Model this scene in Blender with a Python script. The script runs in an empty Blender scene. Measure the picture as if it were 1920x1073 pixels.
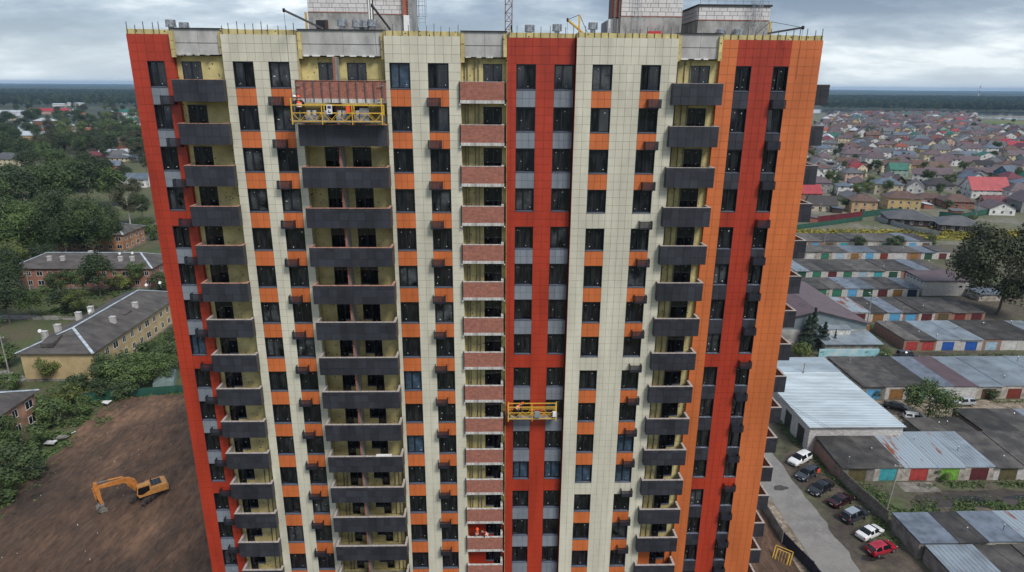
import bpy, bmesh, math, random
import numpy as np
from mathutils import Vector, Matrix
from mathutils import noise as mnoise
rnd = random.Random(7)
R = math.radians
SC = bpy.context.scene
COL = SC.collection

# ------------------------------------------------------------------ camera, sky, sun, exposure
CAM = Vector((22.65, -48.39, 60.0)); PITCH = R(17.385); ROLL = R(0.453); YAW = R(1.558); FPX = 1199.3
_w = Vector((math.sin(YAW)*math.cos(PITCH), math.cos(YAW)*math.cos(PITCH), -math.sin(PITCH)))
_r = Vector((math.cos(YAW), -math.sin(YAW), 0)); _u = _r.cross(_w)
_r, _u = math.cos(ROLL)*_r + math.sin(ROLL)*_u, -math.sin(ROLL)*_r + math.cos(ROLL)*_u
cd = bpy.data.cameras.new('camera'); cam = bpy.data.objects.new('camera', cd); COL.objects.link(cam)
cd.sensor_width = 36; cd.lens = FPX/1920*36; cd.clip_start = 0.5; cd.clip_end = 60000
M = Matrix.Identity(4)
for i in range(3):
    M[i][0] = _r[i]; M[i][1] = _u[i]; M[i][2] = -_w[i]; M[i][3] = CAM[i]
cam.matrix_world = M
SC.camera = cam
SC.view_settings.view_transform = 'Standard'; SC.view_settings.look = 'None'
SC.view_settings.gamma = 1; SC.view_settings.use_curve_mapping = False
SC.view_settings.exposure = 1.05
SC.render.engine = 'CYCLES'
SC.cycles.max_bounces = 5; SC.cycles.diffuse_bounces = 3; SC.cycles.glossy_bounces = 2
SC.cycles.transparent_max_bounces = 8; SC.cycles.volume_bounces = 0; SC.cycles.use_denoising = True
SUN_EL, SUN_AZ = R(50), R(145)          # azimuth clockwise from +Y: behind the camera, to its right
sd = bpy.data.lights.new('sun', 'SUN'); sun = bpy.data.objects.new('sun', sd); COL.objects.link(sun)
sd.energy = 1.5; sd.angle = R(18); sd.color = (1.0, 0.95, 0.88)
sdir = Vector((math.sin(SUN_AZ)*math.cos(SUN_EL), math.cos(SUN_AZ)*math.cos(SUN_EL), math.sin(SUN_EL)))
sun.rotation_euler = sdir.to_track_quat('Z', 'Y').to_euler()
world = bpy.data.worlds.new('World'); SC.world = world; world.use_nodes = True
nt = world.node_tree; nt.nodes.clear(); N = nt.nodes.new; L = nt.links.new
sky = N('ShaderNodeTexSky'); sky.sky_type = 'NISHITA'; sky.sun_disc = False
sky.sun_elevation = SUN_EL; sky.sun_rotation = SUN_AZ; sky.altitude = 60
bg1 = N('ShaderNodeBackground'); bg1.inputs[1].default_value = 0.08; L(sky.outputs[0], bg1.inputs[0])
tc = N('ShaderNodeTexCoord'); sep = N('ShaderNodeSeparateXYZ'); L(tc.outputs['Generated'], sep.inputs[0])
def math_node(op, a, b=None, clamp=False, tree=None):
    t = tree or nt
    n = t.nodes.new('ShaderNodeMath'); n.operation = op; n.use_clamp = clamp
    for i, v in enumerate((a, b)):
        if v is None: continue
        if isinstance(v, (int, float)): n.inputs[i].default_value = v
        else: t.links.new(v, n.inputs[i])
    return n.outputs[0]
zz = math_node('MAXIMUM', sep.outputs[2], 0.0)
den = math_node('ADD', zz, 0.24)
cx = math_node('DIVIDE', sep.outputs[0], den); cy = math_node('DIVIDE', sep.outputs[1], den)
cmb = N('ShaderNodeCombineXYZ'); L(cx, cmb.inputs[0]); L(cy, cmb.inputs[1])
n1 = N('ShaderNodeTexNoise'); n1.inputs['Scale'].default_value = 1.05; n1.inputs['Detail'].default_value = 9
n1.inputs['Roughness'].default_value = 0.58; n1.inputs['Distortion'].default_value = 0.15
mp = N('ShaderNodeMapping'); mp.inputs['Location'].default_value = (3.3, 1.2, 0); mp.inputs['Scale'].default_value = (1.0, 1.25, 1)
L(cmb.outputs[0], mp.inputs[0]); L(mp.outputs[0], n1.inputs['Vector'])
cr = N('ShaderNodeValToRGB'); L(n1.outputs[0], cr.inputs[0])
e = cr.color_ramp.elements
e[0].position = 0.40; e[0].color = (0.080, 0.108, 0.158, 1)
e[1].position = 0.64; e[1].color = (0.52, 0.54, 0.55, 1)
x = e.new(0.475); x.color = (0.135, 0.168, 0.22, 1)
x = e.new(0.555); x.color = (0.255, 0.29, 0.335, 1)
# thin bright band of far cloud at the horizon
hz = math_node('MULTIPLY', zz, 7.0, True); hz = math_node('SUBTRACT', 1.0, hz, True); hz = math_node('POWER', hz, 1.6)
hz = math_node('MULTIPLY', hz, 0.72)
mx = N('ShaderNodeMix'); mx.data_type = 'RGBA'; L(hz, mx.inputs[0]); L(cr.outputs[0], mx.inputs[6]); mx.inputs[7].default_value = (0.38, 0.44, 0.49, 1)
bg2 = N('ShaderNodeBackground'); L(mx.outputs[2], bg2.inputs[0]); bg2.inputs[1].default_value = 1.0
ms = N('ShaderNodeMixShader'); ms.inputs[0].default_value = 0.85
L(bg1.outputs[0], ms.inputs[1]); L(bg2.outputs[0], ms.inputs[2])
wo = N('ShaderNodeOutputWorld'); L(ms.outputs[0], wo.inputs[0])

def ground_at(px, py, z=0.0):
    d = (px-960)/FPX*_r - (py-536.5)/FPX*_u + _w
    t = (z-CAM.z)/d.z
    return CAM + t*d
def seen_at(p):
    v = Vector(p)-CAM; z = v.dot(_w)
    if z < 1: return (-9999, -9999)
    return (960+FPX*v.dot(_r)/z, 536.5-FPX*v.dot(_u)/z)

# ------------------------------------------------------------------ helpers
MATS = {}
def mat(name, col, rough=0.7, var=0.12, scale=1.5, metal=0.0, bump=0.0, bscale=None, spec=0.5, objvar=0.0, col2=None, stretch=None, detail=4, coat=0.0, lo=0.38, hi=0.66, space='Object'):
    """Procedural surface: base colour broken by noise (towards col2 or a darker tone), per-object variation, bump."""
    if name in MATS: return MATS[name]
    m = bpy.data.materials.new(name); m.use_nodes = True; t = m.node_tree; b = t.nodes['Principled BSDF']
    m.diffuse_color = (*col, 1)
    b.inputs['Roughness'].default_value = rough; b.inputs['Metallic'].default_value = metal
    b.inputs['Specular IOR Level'].default_value = spec
    if coat: b.inputs['Coat Weight'].default_value = coat; b.inputs['Coat Roughness'].default_value = 0.08
    tcn = t.nodes.new('ShaderNodeTexCoord')
    if space == 'World':
        g = t.nodes.new('ShaderNodeNewGeometry'); src = g.outputs['Position']
    else: src = tcn.outputs['Object']
    mpn = t.nodes.new('ShaderNodeMapping'); t.links.new(src, mpn.inputs[0])
    if stretch: mpn.inputs['Scale'].default_value = stretch
    nz = t.nodes.new('ShaderNodeTexNoise'); nz.inputs['Scale'].default_value = scale; nz.inputs['Detail'].default_value = detail
    nz.inputs['Roughness'].default_value = 0.6
    t.links.new(mpn.outputs[0], nz.inputs['Vector'])
    rp = t.nodes.new('ShaderNodeMapRange'); rp.inputs[1].default_value = lo; rp.inputs[2].default_value = hi
    t.links.new(nz.outputs[0], rp.inputs[0])
    mixn = t.nodes.new('ShaderNodeMix'); mixn.data_type = 'RGBA'; t.links.new(rp.outputs[0], mixn.inputs[0])
    c2 = col2 if col2 else tuple(c*(1-2*var) for c in col); c1 = col if col2 else tuple(min(1, c*(1+var)) for c in col)
    mixn.inputs[6].default_value = (*c1, 1); mixn.inputs[7].default_value = (*c2, 1)
    out = mixn.outputs[2]
    if objvar:
        oi = t.nodes.new('ShaderNodeObjectInfo'); mr = t.nodes.new('ShaderNodeMapRange')
        mr.inputs[3].default_value = 1-objvar; mr.inputs[4].default_value = 1+objvar
        t.links.new(oi.outputs['Random'], mr.inputs[0])
        vm = t.nodes.new('ShaderNodeVectorMath'); vm.operation = 'SCALE'
        t.links.new(out, vm.inputs[0]); t.links.new(mr.outputs[0], vm.inputs['Scale']); out = vm.outputs[0]
    t.links.new(out, b.inputs['Base Color'])
    if bump:
        bn = t.nodes.new('ShaderNodeTexNoise'); bn.inputs['Scale'].default_value = bscale or scale*6; bn.inputs['Detail'].default_value = 5
        t.links.new(mpn.outputs[0], bn.inputs['Vector'])
        bp = t.nodes.new('ShaderNodeBump'); bp.inputs['Strength'].default_value = bump; bp.inputs['Distance'].default_value = 0.05
        t.links.new(bn.outputs[0], bp.inputs['Height']); t.links.new(bp.outputs[0], b.inputs['Normal'])
    MATS[name] = m
    return m

class MB:
    """Collects boxes, bars, tubes and faces, then links them as one mesh."""
    def __init__(s): s.v = []; s.f = []; s.m = []
    def add(s, vs, fs, mi=0):
        o = len(s.v); s.v.extend([tuple(v) for v in vs]); s.f.extend([tuple(i+o for i in f) for f in fs]); s.m.extend([mi]*len(fs)); return s
    def box(s, x0, x1, y0, y1, z0, z1, mi=0):
        return s.add([(x0,y0,z0),(x1,y0,z0),(x1,y1,z0),(x0,y1,z0),(x0,y0,z1),(x1,y0,z1),(x1,y1,z1),(x0,y1,z1)],
                     [(0,3,2,1),(4,5,6,7),(0,1,5,4),(1,2,6,5),(2,3,7,6),(3,0,4,7)], mi)
    def bar(s, a, b, w, h=None, mi=0, up=(0,0,1)):
        a = Vector(a); b = Vector(b); h = h or w; d = (b-a).normalized(); u0 = Vector(up)
        if abs(d.dot(u0)) > 0.98: u0 = Vector((0,1,0))
        r = d.cross(u0).normalized()*w/2; u = r.cross(d).normalized()*h/2
        vs = [p+q for p in (a, b) for q in (-r-u, r-u, r+u, -r+u)]
        return s.add(vs, [(3,2,1,0),(4,5,6,7),(0,1,5,4),(1,2,6,5),(2,3,7,6),(3,0,4,7)], mi)
    def tube(s, a, b, r, n=10, r2=None, mi=0, caps=True):
        a = Vector(a); b = Vector(b); r2 = r if r2 is None else r2; d = (b-a).normalized()
        q = d.orthogonal().normalized(); p = d.cross(q)
        vs = []
        for c, rr in ((a, r), (b, r2)):
            for i in range(n):
                t = 2*math.pi*i/n; vs.append(c+(q*math.cos(t)+p*math.sin(t))*rr)
        fs = [(i, (i+1) % n, n+(i+1) % n, n+i) for i in range(n)]
        if caps: fs += [tuple(range(n-1, -1, -1)), tuple(range(n, 2*n))]
        return s.add(vs, fs, mi)
    def prism(s, pts, axis, a, b, mi=0):
        """polygon pts (2D) extruded along axis 'x'/'y'/'z' from a to b"""
        def P(p, t):
            return (t, p[0], p[1]) if axis == 'x' else (p[0], t, p[1]) if axis == 'y' else (p[0], p[1], t)
        n = len(pts); vs = [P(p, a) for p in pts]+[P(p, b) for p in pts]
        fs = [tuple(range(n)), tuple(range(2*n-1, n-1, -1))]+[(i, n+i, n+(i+1) % n, (i+1) % n) for i in range(n)]
        return s.add(vs, fs, mi)
    def mesh(s, name, mats, smooth=False, fix=False):
        me = bpy.data.meshes.new(name); me.from_pydata(s.v, [], s.f)
        for m in (mats if isinstance(mats, (list, tuple)) else [mats]): me.materials.append(m)
        if any(s.m): me.polygons.foreach_set('material_index', s.m)
        if smooth: me.polygons.foreach_set('use_smooth', [True]*len(s.f))
        if fix:
            bm = bmesh.new(); bm.from_mesh(me); bmesh.ops.recalc_face_normals(bm, faces=bm.faces); bm.to_mesh(me); bm.free()
        me.update(); return me
    def build(s, name, mats, parent=None, loc=None, rot=None, smooth=False, fix=False, kind=None):
        return put(s.mesh(name, mats, smooth, fix), name, parent, loc, rot, kind=kind)
def put(me, name, parent=None, loc=None, rot=None, scale=None, kind=None):
    o = bpy.data.objects.new(name, me); COL.objects.link(o)
    if parent is not None: o.parent = parent
    if loc is not None: o.location = loc
    if rot is not None: o.rotation_euler = rot if hasattr(rot, '__len__') else (0, 0, rot)
    if scale is not None: o.scale = scale if hasattr(scale, '__len__') else (scale,)*3
    if kind: o['kind'] = kind
    return o
def thing(name, label, cat, loc=(0,0,0), rot=0, group=None):
    o = bpy.data.objects.new(name, None); COL.objects.link(o); o.empty_display_size = 0.3
    o.location = loc; o.rotation_euler = rot if hasattr(rot, '__len__') else (0, 0, rot)
    return tag(o, label, cat, group)
def tag(o, label, cat, group=None):
    o['label'] = label; o['category'] = cat
    if group: o['group'] = group
    return o
def copy_tree(o, parent=None):
    c = o.copy(); COL.objects.link(c); c.parent = parent
    for ch in KIDS.get(o.name, []): copy_tree(ch, c)
    return c
KIDS = {}
def index_kids():
    KIDS.clear()
    for o in COL.objects:
        if o.parent: KIDS.setdefault(o.parent.name, []).append(o)
UNIT = MB().box(-.5, .5, -.5, .5, -.5, .5)
def sheet(name, pts, z, m, div=None, kind='structure'):
    """flat ground sheet from a polygon"""
    return put(_poly(name, pts, z, m), name, kind=kind)
def _poly(name, pts, z, m):
    me = bpy.data.meshes.new(name); me.from_pydata([(p[0], p[1], z) for p in pts], [], [tuple(range(len(pts)))]); me.materials.append(m)
    bm = bmesh.new(); bm.from_mesh(me); bmesh.ops.recalc_face_normals(bm, faces=bm.faces)
    if bm.faces and len(bm.faces[:]) and bm.faces[:][0].normal.z < 0: bmesh.ops.reverse_faces(bm, faces=bm.faces)
    bmesh.ops.triangulate(bm, faces=bm.faces); bm.to_mesh(me); bm.free(); return me
# ------------------------------------------------------------------ materials of the tower
CREAM = mat('cream_coating', (0.60, 0.575, 0.465), 0.38, 0.10, 0.45, objvar=0.045, detail=8, space='World', stretch=(1.2, 1, .25))
RED = mat('red_coating', (0.37, 0.038, 0.017), 0.42, 0.11, 0.5, objvar=0.05, space='World', stretch=(1.2, 1, .25))
ORANGE = mat('orange_coating', (0.56, 0.150, 0.045), 0.40, 0.08, 0.5, objvar=0.05, space='World', stretch=(1.2, 1, .25))
GREYP = mat('grey_coating', (0.20, 0.225, 0.26), 0.40, 0.08, 0.5, objvar=0.05, space='World', stretch=(1.2, 1, .25))
DARKP = mat('charcoal_coating', (0.030, 0.032, 0.042), 0.45, 0.16, 0.7, objvar=0.22, space='World', stretch=(1, 1, .3))
JOINT = mat('joint_backing', (0.19, 0.17, 0.13), 0.9, 0.2, 2)
JOINTD = mat('dark_joint_backing', (0.12, 0.12, 0.13), 0.8, 0.1, 2)
FRAME = mat('window_frame_coating', (0.010, 0.012, 0.019), 0.35, 0.1, 2)
SILLM = mat('window_sill_metal', (0.085, 0.10, 0.135), 0.35, 0.1, 3)
CONC = mat('cast_concrete', (0.33, 0.325, 0.315), 0.85, 0.2, 1.6, bump=0.3, objvar=0.05, stretch=(1, 1, 0.5))
CONCL = mat('light_concrete', (0.50, 0.49, 0.47), 0.85, 0.25, 4, bump=0.3, stretch=(1, 1, 0.25))
CONCD = mat('weathered_concrete', (0.24, 0.225, 0.20), 0.9, 0.3, 0.8, bump=0.5, col2=(0.11, 0.10, 0.09))
STEEL = mat('galvanised_steel', (0.42, 0.44, 0.46), 0.35, 0.2, 5, metal=0.7)
STUD = mat('grey_bracket_steel', (0.13, 0.13, 0.14), 0.5, 0.1, 5, metal=0.3)
BLACKM = mat('black_painted_steel', (0.012, 0.013, 0.018), 0.4, 0.1, 5)
WHITE = mat('white_paint', (0.75, 0.75, 0.74), 0.5, 0.05, 3)
YEL = mat('yellow_painted_steel', (0.74, 0.45, 0.045), 0.45, 0.12, 5, col2=(0.5, 0.32, 0.07))
PARC = mat('parapet_concrete', (0.42, 0.415, 0.405), 0.85, 0.12, 1.3, bump=0.3, objvar=0.06, stretch=(1, 1, 0.4), detail=8, space='World')
ROOFBIT = mat('roofing_felt_edge', (0.03, 0.03, 0.035), 0.8)

def insulation_mat():
    m = mat('mineral_wool', (0.61, 0.52, 0.235), 0.95, 0.2, 0.9, col2=(0.40, 0.33, 0.155), bump=0.25, bscale=12, objvar=0.12)
    t = m.node_tree; b = t.nodes['Principled BSDF']; link = b.inputs['Base Color'].links[0].from_socket
    g = t.nodes.new('ShaderNodeTexCoord')
    mpn = t.nodes.new('ShaderNodeMapping'); mpn.inputs['Scale'].default_value = (1, 0.0, 1); t.links.new(g.outputs['Object'], mpn.inputs[0])
    v = t.nodes.new('ShaderNodeTexVoronoi'); v.inputs['Scale'].default_value = 3.2; t.links.new(mpn.outputs[0], v.inputs['Vector'])
    v.inputs['Randomness'].default_value = 0.8
    lt = math_node('LESS_THAN', v.outputs['Distance'], 0.17, tree=t)
    mx = t.nodes.new('ShaderNodeMix'); mx.data_type = 'RGBA'; t.links.new(lt, mx.inputs[0]); t.links.new(link, mx.inputs[6]); mx.inputs[7].default_value = (0.05, 0.042, 0.02, 1)
    t.links.new(mx.outputs[2], b.inputs['Base Color']); return m
WOOL = insulation_mat()
def brick_mat(name, c1, c2, mortar, w=0.25, h=0.075, ms=0.012, axis='xz'):
    m = bpy.data.materials.new(name); m.use_nodes = True; t = m.node_tree; b = t.nodes['Principled BSDF']; b.inputs['Roughness'].default_value = 0.9
    g = t.nodes.new('ShaderNodeTexCoord'); s = t.nodes.new('ShaderNodeSeparateXYZ'); t.links.new(g.outputs['Object'], s.inputs[0])
    ge = t.nodes.new('ShaderNodeNewGeometry'); sn = t.nodes.new('ShaderNodeSeparateXYZ'); t.links.new(ge.outputs['Normal'], sn.inputs[0])
    c = t.nodes.new('ShaderNodeCombineXYZ')
    u = math_node('ADD', s.outputs[0], s.outputs[1], tree=t)
    oi = t.nodes.new('ShaderNodeObjectInfo'); u = math_node('ADD', u, math_node('MULTIPLY', oi.outputs['Location'] if False else oi.outputs['Random'], 37.0, tree=t), tree=t)
    t.links.new(u, c.inputs[0]); t.links.new(s.outputs[2], c.inputs[1])
    br = t.nodes.new('ShaderNodeTexBrick'); t.links.new(c.outputs[0], br.inputs['Vector'])
    br.inputs['Scale'].default_value = 1; br.inputs['Brick Width'].default_value = w; br.inputs['Row Height'].default_value = h
    br.inputs['Mortar Size'].default_value = ms; br.inputs['Color1'].default_value = (*c1, 1); br.inputs['Color2'].default_value = (*c2, 1); br.inputs['Mortar'].default_value = (*mortar, 1)
    nz = t.nodes.new('ShaderNodeTexNoise'); nz.inputs['Scale'].default_value = 3.5; nz.inputs['Detail'].default_value = 8
    t.links.new(ge.outputs['Position'], nz.inputs['Vector'])
    mr = t.nodes.new('ShaderNodeMapRange'); mr.inputs[1].default_value = 0.3; mr.inputs[2].default_value = 0.7; mr.inputs[3].default_value = 0.8; mr.inputs[4].default_value = 1.18
    t.links.new(nz.outputs[0], mr.inputs[0])
    vm = t.nodes.new('ShaderNodeVectorMath'); vm.operation = 'SCALE'; t.links.new(br.outputs[0], vm.inputs[0]); t.links.new(mr.outputs[0], vm.inputs['Scale'])
    t.links.new(vm.outputs[0], b.inputs['Base Color']); return m
BRICKM = brick_mat('mottled_red_brick', (0.37, 0.098, 0.060), (0.19, 0.048, 0.032), (0.36, 0.225, 0.18), ms=0.011)
BRICKR = brick_mat('plain_red_brick', (0.40, 0.10, 0.055), (0.30, 0.07, 0.04), (0.36, 0.22, 0.17))
def glass_mat():
    m = bpy.data.materials.new('dark_window_glass'); m.use_nodes = True; t = m.node_tree; b = t.nodes['Principled BSDF']
    b.inputs['Roughness'].default_value = 0.03; b.inputs['IOR'].default_value = 1.6
    oi = t.nodes.new('ShaderNodeObjectInfo'); g = t.nodes.new('ShaderNodeTexCoord')
    mp_ = t.nodes.new('ShaderNodeMapping'); mp_.inputs['Scale'].default_value = (2.4, 1, 0.5); t.links.new(g.outputs['Object'], mp_.inputs[0])
    av = t.nodes.new('ShaderNodeVectorMath'); av.operation = 'SCALE'; cb = t.nodes.new('ShaderNodeCombineXYZ')
    for i in range(3): t.links.new(oi.outputs['Random'], cb.inputs[i])
    t.links.new(cb.outputs[0], av.inputs[0]); av.inputs['Scale'].default_value = 60
    ad = t.nodes.new('ShaderNodeVectorMath'); t.links.new(mp_.outputs[0], ad.inputs[0]); t.links.new(av.outputs[0], ad.inputs[1])
    nz = t.nodes.new('ShaderNodeTexNoise'); nz.inputs['Scale'].default_value = 1.6; nz.inputs['Detail'].default_value = 7; t.links.new(ad.outputs[0], nz.inputs['Vector'])
    cr_ = t.nodes.new('ShaderNodeValToRGB'); t.links.new(nz.outputs[0], cr_.inputs[0])
    e_ = cr_.color_ramp.elements; e_[0].position = 0.42; e_[0].color = (0.004, 0.005, 0.007, 1); e_[1].position = 0.78; e_[1].color = (0.035, 0.038, 0.042, 1)
    t.links.new(cr_.outputs[0], b.inputs['Base Color']); return m
GLASS = glass_mat()
FILM = mat('glass_with_blue_film', (0.045, 0.075, 0.115), .12, .3, 1.5); HAZYG = mat('dusty_glass', (0.05, 0.055, 0.06), .10, .5, 1.2, space='World')

# ------------------------------------------------------------------ the tower
TR = 0.62                                  # setback of the red and orange bays
NF = 20                                    # storeys down to the ground
tower = thing('apartment_tower', 'unfinished high-rise apartment tower with red, cream and orange panels filling the middle', 'building', (0, 0, 0))
bays = {  # name: (x0, x1, y, windows [(x0, x1)], panel mesh colour, spandrel colour, break storeys)
 'A': (-3.40, -0.30, TR, [(-2.21, -1.01)], 'red', 'grey', (3, 7, 11, 15)),
 'C': (3.40, 8.60, 0.0, [(4.07, 5.50), (6.57, 8.03)], 'cream', 'orange', ()),
 'E': (14.78, 20.15, 0.0, [(15.10, 16.55), (17.83, 19.30)], 'cream', 'orange', ()),
 'G': (23.50, 28.40, TR, [(24.18, 25.60), (26.95, 28.37)], 'red', 'grey', (3, 7, 11, 15)),
 'H': (28.45, 35.75, 0.0, [(29.64, 31.09), (33.16, 34.59)], 'cream', 'orange', (3, 7, 11, 15)),
 'I': (39.03, 46.45, TR, [(40.25, 41.40), (43.02, 44.15)], 'red', 'dark', (3, 7, 11, 15)),
}
ZT = lambda k: 61.5-3*k
panels = {c: [] for c in ('cream', 'red', 'orange', 'grey', 'dark')}   # (cx, y, cz, w, h)
GAP = 0.016
def cells(x0, x1, w=0.58):
    n = max(1, round((x1-x0)/w)); return [(x0+(x1-x0)*i/n, x0+(x1-x0)*(i+1)/n) for i in range(n)]
core = MB()
core.box(-3.0, 46.0, 1.45, 17.6, 0, 63.5)
for nm, (x0, x1, y, wins, c, sp, brk) in bays.items():
    back = y+0.30
    core_in = y+0.055
    # backing wall in strips and spandrels, leaving the window openings free
    segs = []; p = x0
    for (a, b) in wins: segs.append((p, a)); p = b
    segs.append((p, x1))
    for (a, b) in segs: core.box(a+(0.03 if a == x0 else 0), b-(0.03 if b == x1 else 0), core_in, 1.46, 0, 63.3)
    for (a, b) in wins:
        for k in range(-1, NF):
            z1 = ZT(k)-1.78 if k >= 0 else 63.3
            z0 = ZT(k+1)+0.0 if k < NF-1 else 0.0
            core.box(a-.001, b+.001, core_in+.002, 1.455, z0, z1)
    # cladding cells
    def colour_at(xm, c=c):
        if nm == 'I' and (xm < 40.27 or xm > 44.17): return 'orange'
        return c
    for r in range(3):
        z = 61.5+0.6*r
        xs = cells(x0, x1) if nm != 'I' else cells(x0, 40.27)+cells(40.27, 44.17)+cells(44.17, x1)
        for (a, b) in xs: panels[colour_at((a+b)/2)].append(((a+b)/2, y, z+.3, b-a, .6))
    for k in range(NF):
        for (a, b) in segs:
            for (p, q) in cells(a, b):
                for r in range(5):
                    zz_ = ZT(k)-.6*r-.3
                    if zz_ > 0.3: panels[colour_at((p+q)/2)].append(((p+q)/2, y, zz_, q-p, .6))
        for (a, b) in wins:
            cc = sp if k not in brk else c
            for (p, q) in cells(a, b, 0.5):
                for r in range(2):
                    zc = ZT(k)-1.8-.3-.6*r
                    if zc > 0.3: panels[cc].append(((p+q)/2, y, zc, q-p, .6))
    # returns at the sides of the bay
    for xe, sgn in ((x0, -1), (x1, 1)):
        cc = c if nm != 'I' else 'orange'
        if nm == 'H' and sgn < 0: cc = 'red'
        cm = {'cream': CREAM, 'red': RED, 'orange': ORANGE}[cc]
        if nm == 'A' and sgn < 0 or nm == 'I' and sgn > 0: continue
        m = MB(); 
        for r in range(105):
            z = 63.3-.6*r
            m.box(min(xe, xe-sgn*.025), max(xe, xe-sgn*.025), y+.04, y+.34 if nm not in 'H' or sgn > 0 else TR+.05, z-.592, z-.008)
        m.build('side_return', cm, tower, kind='stuff')
core.build('wall', JOINT, tower)
PM = {'cream': CREAM, 'red': RED, 'orange': ORANGE, 'grey': GREYP, 'dark': DARKP}
UM = {c: UNIT.mesh(c+'_panel', PM[c]) for c in PM}
for c, ps in panels.items():
    ps.sort(key=lambda p: (-round(p[2], 1), p[0]))
    for (x, y, z, w, h) in ps[:300]:
        put(UM[c], c+'_panel', tower, (x, y+.015, z), (R(rnd.gauss(0, .12)), 0, R(rnd.gauss(0, .12))), (w-GAP, .03, h-GAP))
    if len(ps) > 300:
        m = MB()
        for (x, y, z, w, h) in ps[300:]:
            dy = rnd.uniform(-.002, .002)
            m.box(x-w/2+GAP/2, x+w/2-GAP/2, y+dy, y+.03+dy, z-h/2+GAP/2, z+h/2-GAP/2)
        m.build(c+'_panelling', PM[c], tower, kind='stuff')
# orange flank on the right and red flank on the left
for xe, cm, nm in ((46.45, ORANGE, 'orange_flank'), (-3.40, RED, 'red_flank')):
    m = MB(); s = 1 if xe > 0 else -1
    for r in range(105):
        for j in range(29):
            y0 = TR+.03+.585*j
            m.box(min(xe, xe-s*.03), max(xe, xe-s*.03), y0, y0+.575, 63.3-.6*r-.592, 63.3-.6*r-.008)
    m.build(nm, cm, tower, kind='stuff')
# concrete parapet over the loggias, insulation strip and studs over the panels
def vwall(nm, x0, x1, y0, y1, z0, z1, m, **k):
    return MB().box(x0, x1, y0, y1, z0, z1).build(nm, m, tower, **k)
logg = {'B': (-0.30, 3.40), 'D': (8.60, 14.78), 'F': (20.15, 23.50), 'J': (35.75, 39.03)}
for nm, (a, b) in logg.items():
    xm = a+(b-a)*.52
    vwall('parapet_wall', a+.02, xm-.008, .55, 1.44, 61.95, 63.66, PARC); vwall('parapet_wall', xm+.008, b-.02, .553, 1.44, 61.95, 63.66, PARC)
    vwall('parapet_seam', a+.3, b-.3, .535, .56, 62.72, 62.745, ROOFBIT)
    vwall('coping', a, b, .45, 1.6, 63.66, 63.72, ROOFBIT)
    COPE0 = CONCL if nm in 'BF' else WHITE
    # ragged white foam blocks on the ledge under the bare concrete
    x = a+.35
    while x < b-.9:
        w = rnd.uniform(.25, .55); vwall('foam_block', x, x+w, .44, .56, 61.88+rnd.uniform(0, .03), 61.98, COPE0); x += w+rnd.uniform(.1, .5)
    # vertical wool strips beside the neighbouring bays
    for xs in (a+.02, b-.02-.26):
        z = 63.5
        while z > 62.0:
            h = rnd.uniform(.45, .7); vwall('insulation_board', xs+rnd.uniform(0, .02), xs+.26, .28+rnd.uniform(0, .06), .54, z-h+.01, z, WOOL); z -= h
for nm, (x0, x1, y, *_r_) in bays.items():
    x = x0+.02
    while x < x1-.1:
        w = min(rnd.uniform(.9, 1.3), x1-x-.02); vwall('insulation_board', x, x+w-.01, y+.05+rnd.uniform(0, .03), 1.45, 63.3, 63.60+rnd.uniform(0, .04), WOOL); x += w
    n = int((x1-x0)/.55)
    for i in range(n+1):
        xx = x0+.08+(x1-x0-.16)*i/n+rnd.uniform(-.1, .1)
        vwall('stud', xx-.02, xx+.02, y+.0, y+.045, 63.28, 63.85+rnd.uniform(0, .3), STUD)
vwall('roof_deck', -3.0, 46.0, 1.6, 17.5, 63.5, 63.6, CONCD)

# ---- windows: frame, two panes with stickers, sill
def window_meshes(w, d=.20):
    f = MB(); h = 1.78
    f.box(0, .035, -.01, d, -h, 0); f.box(w-.035, w, -.01, d, -h, 0); f.box(.035, w-.035, -.01, d, -.035, 0)      # reveal lining
    y = d-.05
    f.box(.035, .105, y, d+.03, -h+.04, -.035); f.box(w-.105, w-.035, y, d+.03, -h+.04, -.035)
    f.box(.105, w-.105, y, d+.03, -.105, -.035); f.box(.105, w-.105, y, d+.03, -h+.04, -h+.115)
    mx_ = w*.44; f.box(mx_-.055, mx_+.055, y-.005, d+.03, -h+.115, -.105)
    fr = f.mesh('window_frame', FRAME)
    panes = []
    for v in range(6):
        pr = []
        for (a, b) in ((.10, mx_-.05), (mx_+.05, w-.10)):
            g = MB(); g.add([(a, d, -h+.11), (b, d, -h+.11), (b, d, -.10), (a, d, -.10)], [(0, 1, 2, 3)], 0)
            for s in range(rnd.choice((0, 1, 1, 2))):
                sx = rnd.uniform(a+.08, b-.14); sz = rnd.choice((-.28, -.33, -h+.26, -h+.32, -.95)); sw = rnd.uniform(.035, .075)
                g.box(sx, sx+sw, d-.006, d-.002, sz-sw*.8, sz, 1)
            pr.append(g.mesh('pane', [(HAZYG if v == 5 else GLASS), WHITE]))
        panes.append(pr)
    s = MB(); s.prism([(-.035, -h-.02), (-.035, -h+.01), (d, -h+.06), (d, -h-.02)], 'x', .0, w)
    sl = s.mesh('window_sill', SILLM, fix=True)
    return fr, panes, sl
WCACHE = {}
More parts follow.
